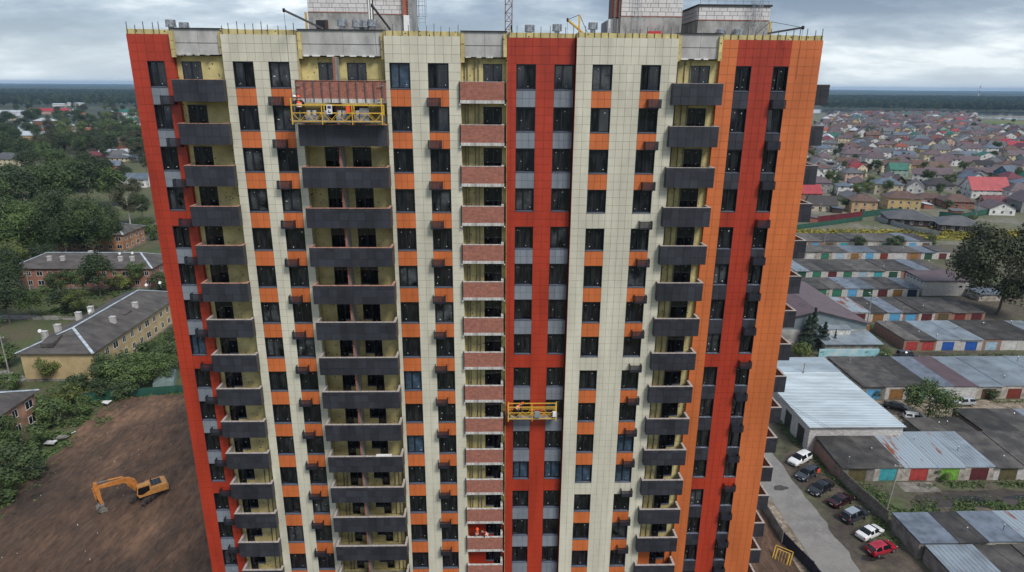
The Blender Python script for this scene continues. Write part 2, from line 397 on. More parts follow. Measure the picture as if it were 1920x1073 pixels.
def add_window(x0, x1, y, z, sill=True, film=False):
    w = round(x1-x0, 2)
    if w not in WCACHE: WCACHE[w] = window_meshes(w)
    fr, panes, sl = WCACHE[w]
    f = put(fr, 'window', tower, (x0, y, z))
    pr = rnd.choice(panes)
    if not film and rnd.random() < .10:      # one sash tilted open
        op = rnd.choice((0, 1)); f['label'] = 'window with one sash tilted open'
        pr = list(pr); put(pr[op], 'pane', f, (0, -.0, .02), (R(4.0), 0, 0)); pr.pop(op)
    if film:
        pr = [p.copy() for p in pr]
        for p in pr: p.materials[0] = FILM
    for p in pr: put(p, 'pane', f, (0, 0, 0), (R(rnd.gauss(0, .9)), 0, R(rnd.gauss(0, .9))))
    if sill: put(sl, 'window_sill', f)
    return f
for nm, (x0, x1, y, wins, c, sp, brk) in bays.items():
    for (a, b) in wins:
        for k in range(NF): add_window(a, b, y, ZT(k), film=(k == 11 and nm in 'GH') or rnd.random() < .03)

# ---- loggias: back wall of insulation, door and window block, slabs
LW = {'B': [(0.05, 'DW')], 'D': [(9.80, 'DW'), (11.88, 'WD')], 'F': [(21.76, 'WD')], 'J': [(37.05, 'DW')]}
def loggia_block_meshes(kind):
    """door (to the floor) beside a window with a low wall; 1.4 wide, top at 0, floor at -2.55"""
    f = MB(); w = 1.40; dx = (0, .66) if kind == 'DW' else (.74, 1.40); wx = (.66, 1.40) if kind == 'DW' else (0, .74)
    for (a, b), zb in ((dx, -2.5), (wx, -1.72)):
        f.box(a, a+.06, -.02, .05, zb, 0); f.box(b-.06, b, -.02, .05, zb, 0); f.box(a+.06, b-.06, -.02, .05, -.07, 0); f.box(a+.06, b-.06, -.02, .05, zb, zb+.08)
    f.box(dx[0]+.06, dx[1]-.06, -.02, .05, -1.80, -1.72)
    fr = f.mesh('balcony_window', FRAME)
    ps = []
    for (a, b), zb in ((dx, -2.5), (wx, -1.72)):
        g = MB(); g.add([(a+.05, .0, zb+.06), (b-.05, .0, zb+.06), (b-.05, 0, -.06), (a+.05, 0, -.06)], [(0, 1, 2, 3)])
        sx = a+rnd.uniform(.2, .4); sz = zb+rnd.uniform(.3, .8); g.box(sx, sx+.05, -.008, -.004, sz, sz+.05, 1)
        sz = -rnd.uniform(.2, .3); g.box(sx-.05, sx, -.008, -.004, sz, sz+.04, 1)
        ps.append(g.mesh('pane', [GLASS, WHITE]))
    s = MB(); s.prism([(-.10, -1.80), (-.10, -1.77), (.0, -1.74), (.0, -1.80)], 'x', wx[0], wx[1])
    return fr, ps, s.mesh('window_sill', SILLM, fix=True), wx
LB = {k: loggia_block_meshes(k) for k in ('DW', 'WD')}
YB = 0.92
bw = MB(); slab = MB()
for nm, (a, b) in logg.items():
    for k in range(NF):
        zt = ZT(k)
        zf = max(zt-2.52, 0.02)
        blocks = LW[nm]
        # insulation boards between blocks, each its own part with uneven depth
        xs = [a+.03]
        for (bx, kd) in blocks: xs += [bx, bx+1.40]
        xs.append(b-.03)
        red_finish = (nm == 'F' and k >= 13) or (nm == 'J' and k >= 14)
        if k < 16:
            for i in range(0, len(xs), 2):
                p, q = xs[i], xs[i+1]
                if q-p < .1: continue
                zs = [zf, zf+rnd.choice((.9, 1.2, 1.4)), zt+.38]
                for z0, z1 in zip(zs, zs[1:]):
                    if red_finish: vwall('loggia_panel', p, q, YB-.05, 1.44, z0+.008, z1, RED if nm == 'F' else ORANGE)
                    else: vwall('insulation_board', p, q-.004, YB+rnd.uniform(0, .05), 1.44, z0+.004, z1, WOOL)
            for (bx, kd) in blocks:
                fr, ps, sl, wx = LB[kd]
                o = put(fr, 'balcony_window', tower, (bx, YB+.08, zt))
                for p_ in ps: put(p_, 'pane', o, (0, .001, 0), (R(rnd.gauss(0, .2)), 0, R(rnd.gauss(0, .3))))
                put(sl, 'window_sill', o)
                vwall('insulation_board', bx+wx[0]+.01, bx+wx[1]-.01, YB+.03, 1.44, zf+.004, zt-1.80, WOOL if not red_finish else (RED if nm == 'F' else ORANGE))
                vwall('insulation_board', bx, bx+1.4, YB+.02, 1.44, zt+.004, zt+.38, WOOL)
        # side walls of the recess
        bw.box(a-.0, a+.03, .35 if nm != 'B' else TR+.35, YB+.1, zf, zt+.4); bw.box(b-.03, b, .34 if nm != 'J' else TR+.34, YB+.1, zf, zt+.4)
        # brackets fixed on the wool, as the photo has them in these bays
        if nm in 'FJ' or (nm in 'BD' and k >= 11):
            lst = {'F': (20.42, 20.62, 21.15, 21.42), 'J': (36.05, 36.55, 36.98), 'B': (2.35, 2.75), 'D': (9.25, 9.55, 13.75, 14.1, 14.4)}[nm]
            if not red_finish and k < 16:
                for xx in lst: vwall('stud', xx-.02, xx+.02, YB-.09, YB-.005, zf, zt+.3, STUD)
        if nm == 'D' and k < 16:
            o = vwall('partition', 11.24, 11.37, -.55, YB+.1, zf, zt+.36, CONC)
            vwall('partition_brick_edge', 11.235, 11.375, -.62, -.551, zf, zt+.36, BRICKM)
bw.build('recess_lining', WOOL, tower, kind='stuff')

# ---- balconies
def balcony(kind, x0, x1, yf, k, clad=True):
    zt = 60.25-3*k; zb = zt-1.50
    yb = {'B': (TR+.02, .0), 'J': (.0, TR+.02), 'D': (.0, .0), 'F': (.03, .84)}[kind]
    o = thing_part('balcony', (x0, yf, zt))
    w = x1-x0
    s = MB(); s.box(.05, w-.05, .05, 1.9+(.3 if kind == 'D' else 0)-.3, -1.50, -1.30)
    SLAB = CONCD
    s.build('slab', SLAB, o)
    p = MB(); t0 = .045; t1 = .17; dl = yb[0]-yf-.02; dr = yb[1]-yf-.02
    if kind == 'F': t0 = 0.0
    p.box(t0, w-t0, t0, t1, -1.299, -.012); p.box(t0, t1, t1, dl, -1.299, -.012); p.box(w-t1, w-t0, t1, dr, -1.299, -.012)
    p.build('parapet', BRICKM if kind == 'F' or not clad else CONC, o)
    c = MB(); c.box(-.005, w+.005, -.005, t1+.02, -.010, .018); c.box(-.005, t1+.02, t1+.021, dl, -.010, .018); c.box(w-t1-.02, w+.005, t1+.021, dr, -.010, .018)
    if kind == 'F':
        c.build('coping', CONCL, o)
        MB().box(-.01, w+.01, -.02, .10, -1.50, -1.27).build('slab_edge', CONCL, o)
        for xx in (-.07, w+.03):
            MB().box(xx, xx+.04, .02, .10, -1.52, .05).build('side_post', BLACKM, o)
            MB().box(xx, xx+.04, .10, 1.0 if xx > 0 else .30, -1.45, .03).build('side_screen', BLACKM, o)
            MB().box(xx-.01, xx+.06, -.01, .12, -1.60, -1.52).build('bracket', WHITE, o)
        return o
    c.build('coping', COPE_BRICK if (k <= 5 and not kind == 'J') else COPE, o)
    if not clad: return o
    rows = ((-.30, -.012), (-.90, -.30), (-1.50, -.90))
    for (p_, q_) in cells(0, w, .6):
        for (z0, z1) in rows:
            put(DPAN, 'cladding_panel', o, ((p_+q_)/2, .016, (z0+z1)/2), None, (q_-p_-.018, .03, z1-z0-.02))
    for xx, dd in ((.016, dl), (w-.016, dr)):
        for (p_, q_) in cells(.035, dd+.0, .6):
            for (z0, z1) in rows:
                put(DPAN, 'side_panel', o, (xx, (p_+q_)/2, (z0+z1)/2), None, (.03, q_-p_-.012, z1-z0-.012))
    j = MB(); j.box(.034, w-.034, .032, .0449, -1.49, -.02); j.box(.033, .0449, .045, dl, -1.49, -.02); j.box(w-.0449, w-.033, .045, dr, -1.49, -.02)
    j.build('panel_backing', JOINTD, o)
    return o
def thing_part(name, loc):
    o = bpy.data.objects.new(name, None); COL.objects.link(o); o.parent = tower; o.location = loc; o.empty_display_size = .3; return o
DPAN = UNIT.mesh('cladding_panel', DARKP)
COPE = mat('weathered_coping', (0.46, 0.42, 0.40), 0.8, 0.25, 6, col2=(0.25, 0.2, 0.18)); COPE_BRICK = mat('brick_coping', (0.42, 0.22, 0.17), 0.85, 0.3, 6)
BAL = {'B': (-.10, 3.45, -.64), 'D': (8.62, 14.84, -1.27), 'F': (20.12, 23.30, -.28), 'J': (35.43, 39.06, -.58)}
for nm, (x0, x1, yf) in BAL.items():
    for k in range(19): 
        o = balcony(nm, x0, x1, yf, k, clad=not (nm == 'D' and k == 0))
        if nm == 'D' and k == 0:
            o['label'] = 'bare brick balcony parapet with vertical steel brackets, not yet clad'
            w = x1-x0
            for i in range(11):
                xx = .10+(w-.2)*i/10
                MB().box(xx-.03, xx+.03, -.06, .042, -1.50, -.03).build('bracket_rail', STUD, o)
            MB().box(.05, w-.05, .0, .044, -1.50, -1.22).build('slab_edge', CONCL, o)
            for xx in (0.0, w-.45):
                for zz_ in (-.32, -1.22): MB().box(xx, xx+.45, -.11, -.061, zz_-.02, zz_+.02).build('clamp_bar', STEEL, o)
# balconies on the right flank
for k in range(19):
    zt = 60.25-3*k; o = thing_part('flank_balcony', (46.46, 1.30, zt)); w, d = 1.31, 4.6
    s = MB(); s.box(.0, w-.05, .05, d-.05, -1.5, -1.3).build('slab', CONCD, o)
    p = MB(); p.box(.0, w-.045, .045, .17, -1.299, -.012); p.box(w-.17, w-.045, .17, d-.17, -1.299, -.012); p.box(.0, w-.045, d-.17, d-.045, -1.299, -.012); p.build('parapet', CONC, o)
    c = MB(); c.box(0, w+.005, -.005, .18, -.01, .018); c.box(w-.18, w+.005, .181, d-.18, -.01, .018); c.box(0, w+.005, d-.179, d+.005, -.01, .018); c.build('coping', COPE, o)
    for (p_, q_) in cells(0, w, .6):
        for (z0, z1) in ((-.30, -.012), (-.90, -.30), (-1.50, -.90)):
            put(DPAN, 'cladding_panel', o, ((p_+q_)/2, .016, (z0+z1)/2), None, (q_-p_-.018, .03, z1-z0-.02))
    j = MB()
    for (p_, q_) in cells(.035, d, .6):
        for (z0, z1) in ((-.30, -.012), (-.90, -.30), (-1.50, -.90)): j.box(w-.03, w, p_+.006, q_-.006, z0+.006, z1-.006)
    j.build('side_panelling', DARKP, o, kind='stuff')

# ---- air-conditioner baskets
def basket_mesh(w=.98, h=.62, d=.48):
    f = MB()
    for x in (0, w-.035):
        f.box(x, x+.035, -d, -d+.035, -h, 0); f.box(x, x+.035, -.035, 0, -h, 0)
        f.box(x, x+.035, -d+.035, -.035, -.035, 0)
    f.box(.035, w-.035, -d, -d+.03, -.04, 0); f.box(.035, w-.035, -d, -d+.03, -h, -h+.04)
    lat = MB(); n = 9; m_ = 6
    for i in range(n+1):
        x = .035+(w-.07)*i/n; lat.box(x-.024, x+.024, -d+.004, -d+.012, -h+.04, -.04)
    for j_ in range(m_+1):
        z = -h+.05+(h-.10)*j_/m_; lat.box(.035, w-.035, -d+.0125, -d+.018, z-.026, z+.026)
    for i in range(5):
        y = -d+.04+(d-.08)*i/4
        for x in (.01, w-.018): lat.box(x, x+.008, y-.014, y+.014, -h+.03, -.03)
    for j_ in range(m_+1):
        z = -h+.05+(h-.10)*j_/m_
        for x in (.019, w-.027): lat.box(x, x+.006, -d+.03, -.03, z-.024, z+.024)
    bot = MB().box(.01, w-.01, -d+.02, -.01, -h, -h+.02)
    return f.mesh('ac_basket', BLACKM), lat.mesh('lattice', BASKM), bot.mesh('tray', BASKM)
BASKM = mat('dark_blue_lattice', (0.022, 0.024, 0.036), 0.45, 0.15, 3)
BK = basket_mesh()
for nm, bx, by in (('A', -1.45, TR), ('C', 6.45, 0), ('E', 17.72, 0), ('H', 33.72, 0), ('I', 43.10, TR)):
    for k in range(19):
        o = put(BK[0], 'ac_basket', tower, (bx, by-.02, ZT(k)-2.36)); put(BK[1], 'lattice', o); put(BK[2], 'tray', o)
# ------------------------------------------------------------------ roof: block penthouses, vents, ladders, hoist arms
BLOCK = mat('aerated_concrete_block', (0.62, 0.60, 0.60), 0.9, 0.10, 6, objvar=0.08)
MORT = mat('grey_mortar', (0.16, 0.155, 0.16), 0.95, 0.2, 8)
UB = UNIT.mesh('block', BLOCK)
def block_face(par, o, ax, width, z0, z1, bh=.30, bw=.60, skip=0):
    """courses of blocks on a face: o = origin, ax = direction along the face, blocks proud of the mortar"""
    ax = Vector(ax).normalized(); nrm = ax.cross(Vector((0, 0, 1)))
    ang = math.atan2(ax.y, ax.x); z = z0; r = 0
    while z < z1-.05:
        h = min(bh, z1-z); x = -rnd.choice((0, .18, .3, .42)); 
        while x < width-.04:
            w = bw if rnd.random() > .16 else bw*.35
            a, b = max(x, 0), min(x+w, width)
            if b-a > .06:
                p = Vector(o)+ax*((a+b)/2)+Vector((0, 0, z+h/2))+nrm*rnd.uniform(.0, .012)
                put(UB, 'block', par, p, (0, 0, ang+R(rnd.gauss(0, .4))), (b-a-.028, .07, h-.026))
            x += w
        z += h; r += 1
ph = thing_part('stair_tower_block', (0, 0, 0))
PHY = 4.0
def penthouse(x0, x1, y0, y1, z0, zc, zt, parts=True):
    o = thing_part('lift_penthouse', (0, 0, 0))
    MB().box(x0, x1, y0, y1, z0, zc-.04).build('concrete_base', CONC, o)
    MB().box(x0+.03, x1-.03, y0+.03, y1-.03, zc-.04, zt).build('mortar_core', MORT, o)
    MB().box(x0-.01, x1+.01, y0-.03, y0+.035, zc-.045, zc).build('brick_course', BRICKR, o)
    block_face(o, (x0, y0+.03, 0), (1, 0, 0), x1-x0, zc, zt)
    return o
E1 = penthouse(8.56, 13.05, PHY, 10, 63.6, 65.20, 68.3)
E2 = penthouse(13.42, 15.62, PHY+.25, 10, 63.6, 65.12, 68.3)
# doorway, brick pilaster, pipes
MB().box(9.11, 9.80, PHY-.02, PHY+.02, 63.6, 64.62).build('doorway', BLACKM, E1)
MB().box(9.82, 10.02, PHY-.25, PHY-.01, 63.6, 64.62).build('door', mat('brown_door', (.05, .03, .025), .6), E1)
MB().box(8.35, 8.47, PHY-.2, PHY, 63.6, 65.15).build('yellow_timber', mat('formwork_timber', (.55, .36, .12), .7), E1)
for x in (13.12, 13.30): MB().tube((x, PHY+.1, 63.6), (x+.01, PHY+.1, 68), .065, 8).build('white_pipe', WHITE, E1, smooth=False)
for i in range(36): 
    MB().box(15.64, 15.98-.06*(i % 2), PHY+.0, PHY+.9, 64.98+.085*i, 64.98+.085*i+.075).build('brick', BRICKR, E2)
MB().box(15.63, 16.1, PHY+.95, 10, 63.6, 68.3).build('side_wall', CONC, E2)
MB().box(15.72, 16.15, PHY-.1, PHY+.5, 63.6, 65.02).build('white_panel', WHITE, E2)
MB().box(16.2, 16.32, PHY-.0, PHY+.12, 63.6, 68).build('steel_column', STEEL, E2)
def ladder(par, x, y, z0, z1, w=.5, cage=True):
    m = MB(); m.box(x-.02, x+.02, y-.02, y+.02, z0, z1); m.box(x+w-.02, x+w+.02, y-.02, y+.02, z0, z1)
    m.build('ladder', STEEL, par); r = MB(); z = z0+.2
    while z < z1: r.box(x+.02, x+w-.02, y-.012, y+.012, z-.012, z+.012); z += .3
    r.build('rungs', STEEL, par, kind='stuff')
    if cage:
        g = MB(); z = z0+.6
        while z < z1:
            pts = [(x+w/2+.38*math.cos(t), y-.05-.6*math.sin(t), z) for t in [i*math.pi/5 for i in range(6)]]
            for a, b in zip(pts, pts[1:]): g.bar(a, b, .03)
            z += .75
        for i in range(6):
            t = i*math.pi/5; g.bar((x+w/2+.38*math.cos(t), y-.05-.6*math.sin(t), z0+.6), (x+w/2+.38*math.cos(t), y-.05-.6*math.sin(t), z1), .022)
        g.build('ladder_cage', STEEL, par, kind='stuff')
ladder(E2, 16.75, 5.0, 64.4, 68.2, .5)
F1 = penthouse(32.2, 36.9, PHY, 10, 63.6, 65.14, 68.3)
for i in range(36): MB().box(31.55, 32.17-.06*(i % 2), PHY+.02, PHY+.9, 65.05+.085*i, 65.05+.085*i+.075).build('brick', BRICKR, F1)
MB().box(31.5, 32.19, PHY+.1, 9, 63.6, 65.0).build('side_wall', CONC, F1)
MB().box(31.62, 31.72, PHY-.3, PHY-.1, 63.6, 68).build('steel_column', STUD, F1); MB().box(32.0, 32.07, PHY-.2, PHY-.05, 63.6, 68).build('steel_column', STUD, F1)
MB().box(31.3, 31.6, PHY, PHY+.5, 63.6, 64.9).build('white_panel', WHITE, F1)
ladder(F1, 33.2, PHY-.25, 64.0, 68.2, .48, False)
G1 = penthouse(38.15, 43.65, PHY, 9.5, 63.6, 64.93, 65.90)
block_face(G1, (38.12, 9.2, 0), (0, -1, 0), 5.1, 64.93, 65.90)
MB().box(38.05, 43.75, PHY-.1, 9.6, 65.90, 66.02).build('coping', ROOFBIT, G1)
rl = MB()
for i in range(9): rl.box(38.3+.66*i-.015, 38.3+.66*i+.015, PHY+.3, PHY+.33, 66.02, 66.9)
for z in (66.3, 66.6, 66.9): rl.box(38.3, 43.6, PHY+.3, PHY+.33, z-.012, z+.012)
rl.build('railing', STEEL, G1, kind='stuff')
ladder(G1, 42.2, PHY-.35, 63.9, 68, .5, True)
bpy.data.objects.remove(ph)
def roof_vent(x, y, z, r=.36, h=.42, legs=True):
    o = thing_part('roof_vent', (x, y, z))
    MB().tube((0, 0, -.55), (0, 0, -.05), r*.55, 10).build('duct', STEEL, o)
    MB().tube((0, 0, 0), (0, 0, h), r, 14).build('drum', STEEL, o, smooth=False)
    MB().tube((0, 0, -.06), (0, 0, -.0), r*1.06, 14).build('rim', STEEL, o)
for x, y, z in ((-1.28, 3, 64.02), (-.95, 4.4, 63.95), (-1.65, 6, 64.1), (11.25, 3.2, 64.2), (12.35, 3.2, 64.14), (12.9, 3.6, 64.15), (13.5, 3.3, 64.2), (25.25, 4, 64.0), (27.36, 4, 64.07), (30.1, 4, 64.22), (39.9, 3.6, 63.80), (41.2, 3.6, 63.82)):
    roof_vent(x, y, z)
MB().box(34.2, 35.2, 3.2, 3.6, 63.6, 64.02).build('red_toolbox', mat('red_plastic', (.5, .03, .03), .4), None)
tag(COL.objects['red_toolbox'], 'red box lying on the roof against the concrete block tower', 'box')
# lattice mast behind the tower
mast = thing('hoist_mast', 'slender brown lattice hoist mast rising behind the middle of the roof', 'mast', (23.62, 19, 0))
RUST = mat('rusty_brown_steel', (.16, .08, .05), .7, .3, 3)
m = MB()
for dx, dy in ((0, 0), (.66, 0), (0, .66), (.66, .66)): m.bar((dx, dy, 0), (dx, dy, 72), .075)
m.build('mast_leg', RUST, mast, kind='stuff')
m = MB()
for i in range(96):
    z = .75*i; m.bar((0, 0, z), (.66, 0, z+.75) if i % 2 else (.66, 0, z), .05) if False else m.bar((0, 0, z) if i % 2 else (.66, 0, z), (.66, 0, z+.75) if i % 2 else (0, 0, z+.75), .05)
    m.bar((0, 0, z), (.66, 0, z), .045); m.bar((0, .66, z), (.66, .66, z+.75), .05); m.bar((0, 0, z), (0, .66, z+.75), .045)
m.build('lattice', RUST, mast, kind='stuff')
MB().box(.50, .62, -.12, -.04, 64.3, 65.6).build('yellow_post', YEL, mast)

# suspension arms with ropes
def hoist_arm(tip, base, label, rope_to, post=None, mt=STEEL):
    o = thing('suspension_arm', label, 'hoist arm', (base[0], base[1], 63.6), group='suspension arms on the roof edge')
    B = Vector((base[0], base[1], 63.6)); T = Vector(tip)-B; Bb = Vector(base)-B
    MB().bar(Bb, T, .10, .12).build('arm', mt, o)
    MB().tube(T+Vector((-.06, 0, 0)), T+Vector((.06, 0, 0)), .13, 10).build('pulley', BLACKM, o)
    if post:
        P = Vector(post)-B; MB().box(P.x-.06, P.x+.06, P.y-.06, P.y+.06, 0, P.z).build('post', YEL, o)
        MB().bar(P, T, .03).build('stay', BLACKM, o); MB().bar(P, Bb*2.2-T*.9+Vector((0, 0, -.9)), .03).build('stay', BLACKM, o)
    MB().bar(T-Vector((0, 0, .1)), Vector(rope_to)-B, .018).build('rope', BLACKM, o)
    return o
hoist_arm((8.52, -1.72, 64.7), (9.95, 2.6, 63.9), 'grey suspension arm at the left end of the block penthouse, leaning left', (8.56, -1.72, 58.9), mt=STUD)
hoist_arm((14.4, -1.72, 65.05), (14.9, 2.5, 63.9), 'dark suspension arm leaning in front of the block penthouse', (14.72, -1.72, 58.9), mt=BLACKM)
hoist_arm((27.72, -.02, 64.45), (29.4, 3, 63.7), 'yellow suspension arm with post and stay, between two roof vents', (27.72, -.02, 34.6), (28.75, 1.6, 64.95), YEL)
hoist_arm((23.78, -.02, 63.95), (23.9, 3, 63.8), 'short suspension arm beside the lattice hoist mast', (23.78, -.02, 34.6), mt=STUD)
hoist_arm((44.25, -.6, 64.05), (42.6, 1.4, 63.8), 'low grey suspension arm with timber post at the right end of the roof', (44.24, -.6, 60.6), (42.72, 1.4, 64.6), STUD)

# ------------------------------------------------------------------ workers
SKIN = mat('skin', (.45, .25, .17), .6); HIVIS = mat('orange_vest', (.85, .10, .03), .7, .1, 6); HIW = mat('reflective_tape', (.8, .8, .78), .4)
DCL = mat('dark_work_clothes', (.018, .018, .022), .85, .2, 6); GCL = mat('grey_work_clothes', (.12, .12, .13), .85, .2, 6)
HELM = mat('orange_helmet', (.85, .09, .02), .3); HELW = mat('white_helmet', (.75, .75, .75), .3)
def skin_body(name, J, E, rad):
    me = bpy.data.meshes.new(name); keys = list(J); me.from_pydata([J[k] for k in keys], [(keys.index(a), keys.index(b)) for a, b in E], [])
    o = bpy.data.objects.new(name+'_tmp', me); COL.objects.link(o)
    md = o.modifiers.new('s', 'SKIN'); 
    for i, k in enumerate(keys):
        v = me.skin_vertices[0].data[i]; r = rad[k]; v.radius = r if hasattr(r, '__len__') else (r, r); v.use_root = (i == 0)
    o.modifiers.new('d', 'SUBSURF').levels = 1
    dg = bpy.context.evaluated_depsgraph_get(); out = bpy.data.meshes.new_from_object(o.evaluated_get(dg)); out.name = name
    bpy.data.objects.remove(o); return out, J
def person(label, loc, rot, bend=0.0, crouch=0.0, vest=HIVIS, helmet=HELM, clothes=DCL, reach=0.4, group=None):
    """standing figure facing +Y; bend leans the trunk forward, crouch folds the legs"""
    o = thing('person', label, 'worker', loc, rot, group)
    hip = .92-.42*crouch; kf = .40*crouch; sb, cb = math.sin(bend), math.cos(bend)
    def T(up, fwd=0, x=0): return (x, sb*up+cb*fwd-.18*crouch, hip+cb*up-sb*fwd)
    J = {'pelvis': T(0), 'waist': T(.2), 'chest': T(.42), 'neck': T(.58), 'head': T(.68, .02), 'crown': T(.82, .02)}
    rad = {'pelvis': (.16, .12), 'waist': (.14, .11), 'chest': (.18, .12), 'neck': (.06, .06), 'head': (.085, .10), 'crown': (.07, .08)}
    E = [('pelvis', 'waist'), ('waist', 'chest'), ('chest', 'neck'), ('neck', 'head'), ('head', 'crown')]
    for s, n in ((-1, 'l'), (1, 'r')):
        J['hip'+n] = (s*.10, J['pelvis'][1], hip-.06); J['knee'+n] = (s*.12, .05+kf, .48-.05*crouch); J['ankle'+n] = (s*.12, 0-.05*crouch, .09); J['toe'+n] = (s*.14, .17, .05)
        J['sho'+n] = T(.50, 0, s*.20); J['elb'+n] = T(.24, .10+.2*reach, s*.27); J['wri'+n] = T(.18+.25*reach, .28+.2*reach, s*.18); J['han'+n] = T(.18+.28*reach, .36+.2*reach, s*.16)
        rad.update({'hip'+n: .095, 'knee'+n: .065, 'ankle'+n: .05, 'toe'+n: .045, 'sho'+n: .065, 'elb'+n: .05, 'wri'+n: .035, 'han'+n: .04})
        E += [('pelvis', 'hip'+n), ('hip'+n, 'knee'+n), ('knee'+n, 'ankle'+n), ('ankle'+n, 'toe'+n), ('chest', 'sho'+n), ('sho'+n, 'elb'+n), ('elb'+n, 'wri'+n), ('wri'+n, 'han'+n)]
    me, J = skin_body('body', J, E, rad)
    me.materials.append(clothes); me.materials.append(SKIN)
    hd = Vector(J['head']); hands = [Vector(J['hanl']), Vector(J['hanr'])]
    for p in me.polygons:
        c = p.center; p.use_smooth = True
        if (c-hd).length < .17 and (c-Vector(J['neck'])).length > .06 or min((c-h).length for h in hands) < .07: p.material_index = 1
    put(me, 'body', o)
    if vest:
        rv = {'a': (.185, .15), 'b': (.175, .14), 'c': (.205, .15), 'd': (.12, .11)}
        mv, _ = skin_body('vest', {'a': T(-.03), 'b': T(.18), 'c': T(.42), 'd': T(.53)}, [('a', 'b'), ('b', 'c'), ('c', 'd')], rv)
        mv.materials.append(vest); mv.materials.append(HIW); up = Vector((0, sb, cb))
        for p in mv.polygons: p.use_smooth = True
        put(mv, 'vest', o)
        for up_ in (.10, .27):
            m = MB(); n = 14; ring = []
            for i in range(n):
                t = 2*math.pi*i/n; ring.append((.195*math.cos(t), .16*math.sin(t)))
            for i in range(n):
                a, b = ring[i], ring[(i+1) % n]
                m.add([T(up_-.025, a[1], a[0]), T(up_-.025, b[1], b[0]), T(up_+.025, b[1], b[0]), T(up_+.025, a[1], a[0])], [(0, 1, 2, 3)])
            m.build('reflective_band', HIW, o)
    if helmet:
        m = MB(); c0 = Vector(T(.74, .02)); axis = Vector((0, sb, cb)); f = Vector((0, cb, -sb)); x_ = Vector((1, 0, 0)); vs = []; fs = []
        for r_ in range(4):
            ph_ = r_*math.pi/2/3.3; 
            for i in range(12):
                t = 2*math.pi*i/12; vs.append(c0+(x_*math.cos(t)*.125+f*math.sin(t)*.15)*math.cos(ph_)+axis*math.sin(ph_)*.14)
        for r_ in range(3): fs += [(r_*12+i, r_*12+(i+1) % 12, (r_+1)*12+(i+1) % 12, (r_+1)*12+i) for i in range(12)]
        fs.append(tuple(range(36, 48))); m.add(vs, fs)
        m.add([c0+x_*math.cos(t)*.14+f*(math.sin(t)*.15+.05)+axis*(-.005) for t in [2*math.pi*i/12 for i in range(12)]], [tuple(range(12))])
        m.build('helmet', helmet, o, smooth=True)
    else:
        m = MB(); m.tube(Vector(J['crown'])-Vector((0, .02, .04)), Vector(J['crown'])+Vector((0, -.01, .05)), .095, 10, .05); m.build('hair', DCL, o, smooth=True)
    # face
    h = Vector(J['head']); fz = Vector((0, cb, -sb)); ax_ = Vector((0, sb, cb))
    m = MB(); m.tube(h+fz*.09, h+fz*.125-ax_*.02, .014, 6); m.build('nose', SKIN, o)
    m = MB()
    for s in (-1, 1): q = h+fz*.098+ax_*.03+Vector((s*.035, 0, 0)); m.box(q.x-.01, q.x+.01, q.y-.004, q.y+.004, q.z-.006, q.z+.006)
    q = h+fz*.095-ax_*.055; m.box(q.x-.022, q.x+.022, q.y-.004, q.y+.004, q.z-.004, q.z+.004)
    m.build('face_detail', DCL, o, kind='stuff')
    return o

# ------------------------------------------------------------------ suspended platforms
def cradle(label, x0, x1, yf, z0, n, depth=.62, arms_up=.45):
    o = thing('suspended_platform', label, 'work platform', (x0, yf, z0)); w = x1-x0; H = 1.22
    MB().box(.05, w-.05, .03, depth-.03, .0, .06).build('deck', mat('deck_plate', (.33, .30, .28), .6, .2, 3), o)
    MB().box(.05, w-.05, -.005, .025, .0, .16).build('toe_board', mat('deck_plate', (.33, .30, .28)), o)
    for i in range(n+1):
        x = w*i/n
        MB().box(x-.06 if i == n else x-.03, x+.06 if i == 0 else x+.03, -.06, .0, -.12, H+(arms_up if i in (0, n) else .03)).build('post', YEL, o)
        MB().box(x-.04, x+.04, depth, depth+.05, -.12, H).build('post', YEL, o)
    for y, nm in ((-.03, 'front_rail'), (depth+.02, 'rear_rail')):
        for z, t in ((H-.03, .075), (.66, .05), (.10, .05)):
            MB().box(0, w, y-.022, y+.022, z-t/2, z+t/2).build(nm, YEL, o)
    for i in range(n):
        a, b = w*i/n+.06, w*(i+1)/n-.06; k = 4
        for j in range(k):
            xa, xb = a+(b-a)*j/k, a+(b-a)*(j+1)/k
            za, zb_ = (.64, .12) if j % 2 == 0 else (.12, .64)
            MB().bar((xa, -.03, za), (xb, -.03, zb_), .035).build('brace', YEL, o)
            MB().bar((xa, depth+.02, za), (xb, depth+.02, zb_), .03).build('brace', YEL, o)
    for x in (0.03, w-.03):
        MB().box(x-.17, x+.17, .1, .42, .06, .5).build('hoist_motor', STUD, o)
    return o
c1 = cradle('yellow three-section suspended platform in front of the bare brick balcony at top', 8.52, 14.78, -2.05, 57.43, 3)
c2 = cradle('small yellow two-section suspended platform hanging on the red bay, halfway down', 23.72, 27.76, -.38, 33.16, 2)
person('worker in orange helmet and orange vest standing on the yellow platform, back turned', (8.98, -1.74, 57.49), 0, reach=.9)
person('worker in grey with white helmet half hidden at the left end of platform', (8.62, -1.42, 57.49), R(70), clothes=GCL, vest=None, helmet=HELW)
person('worker in orange vest bent over on the small lower yellow platform', (24.42, -.05, 33.22), R(-60), bend=1.0, crouch=.4)
person('worker in striped orange vest standing on the brick balcony near the bottom', (20.95, .12, 20.36), R(200), bend=.2)
person('worker in white and orange vest stooping on the brick balcony near the bottom', (21.95, .06, 20.36), R(100), bend=.85, helmet=None)
tb = thing('trestle', 'low trestle board the two balcony workers stand on', 'trestle', (20.4, -.05, 19.96)); MB().box(0, 2.2, 0, .38, .34, .39).build('board', mat('trestle_board', (.3, .22, .14), .8), tb)
for x_ in (.2, 1.95): MB().box(x_, x_+.05, .03, .35, 0, .34).build('leg', STEEL, tb)
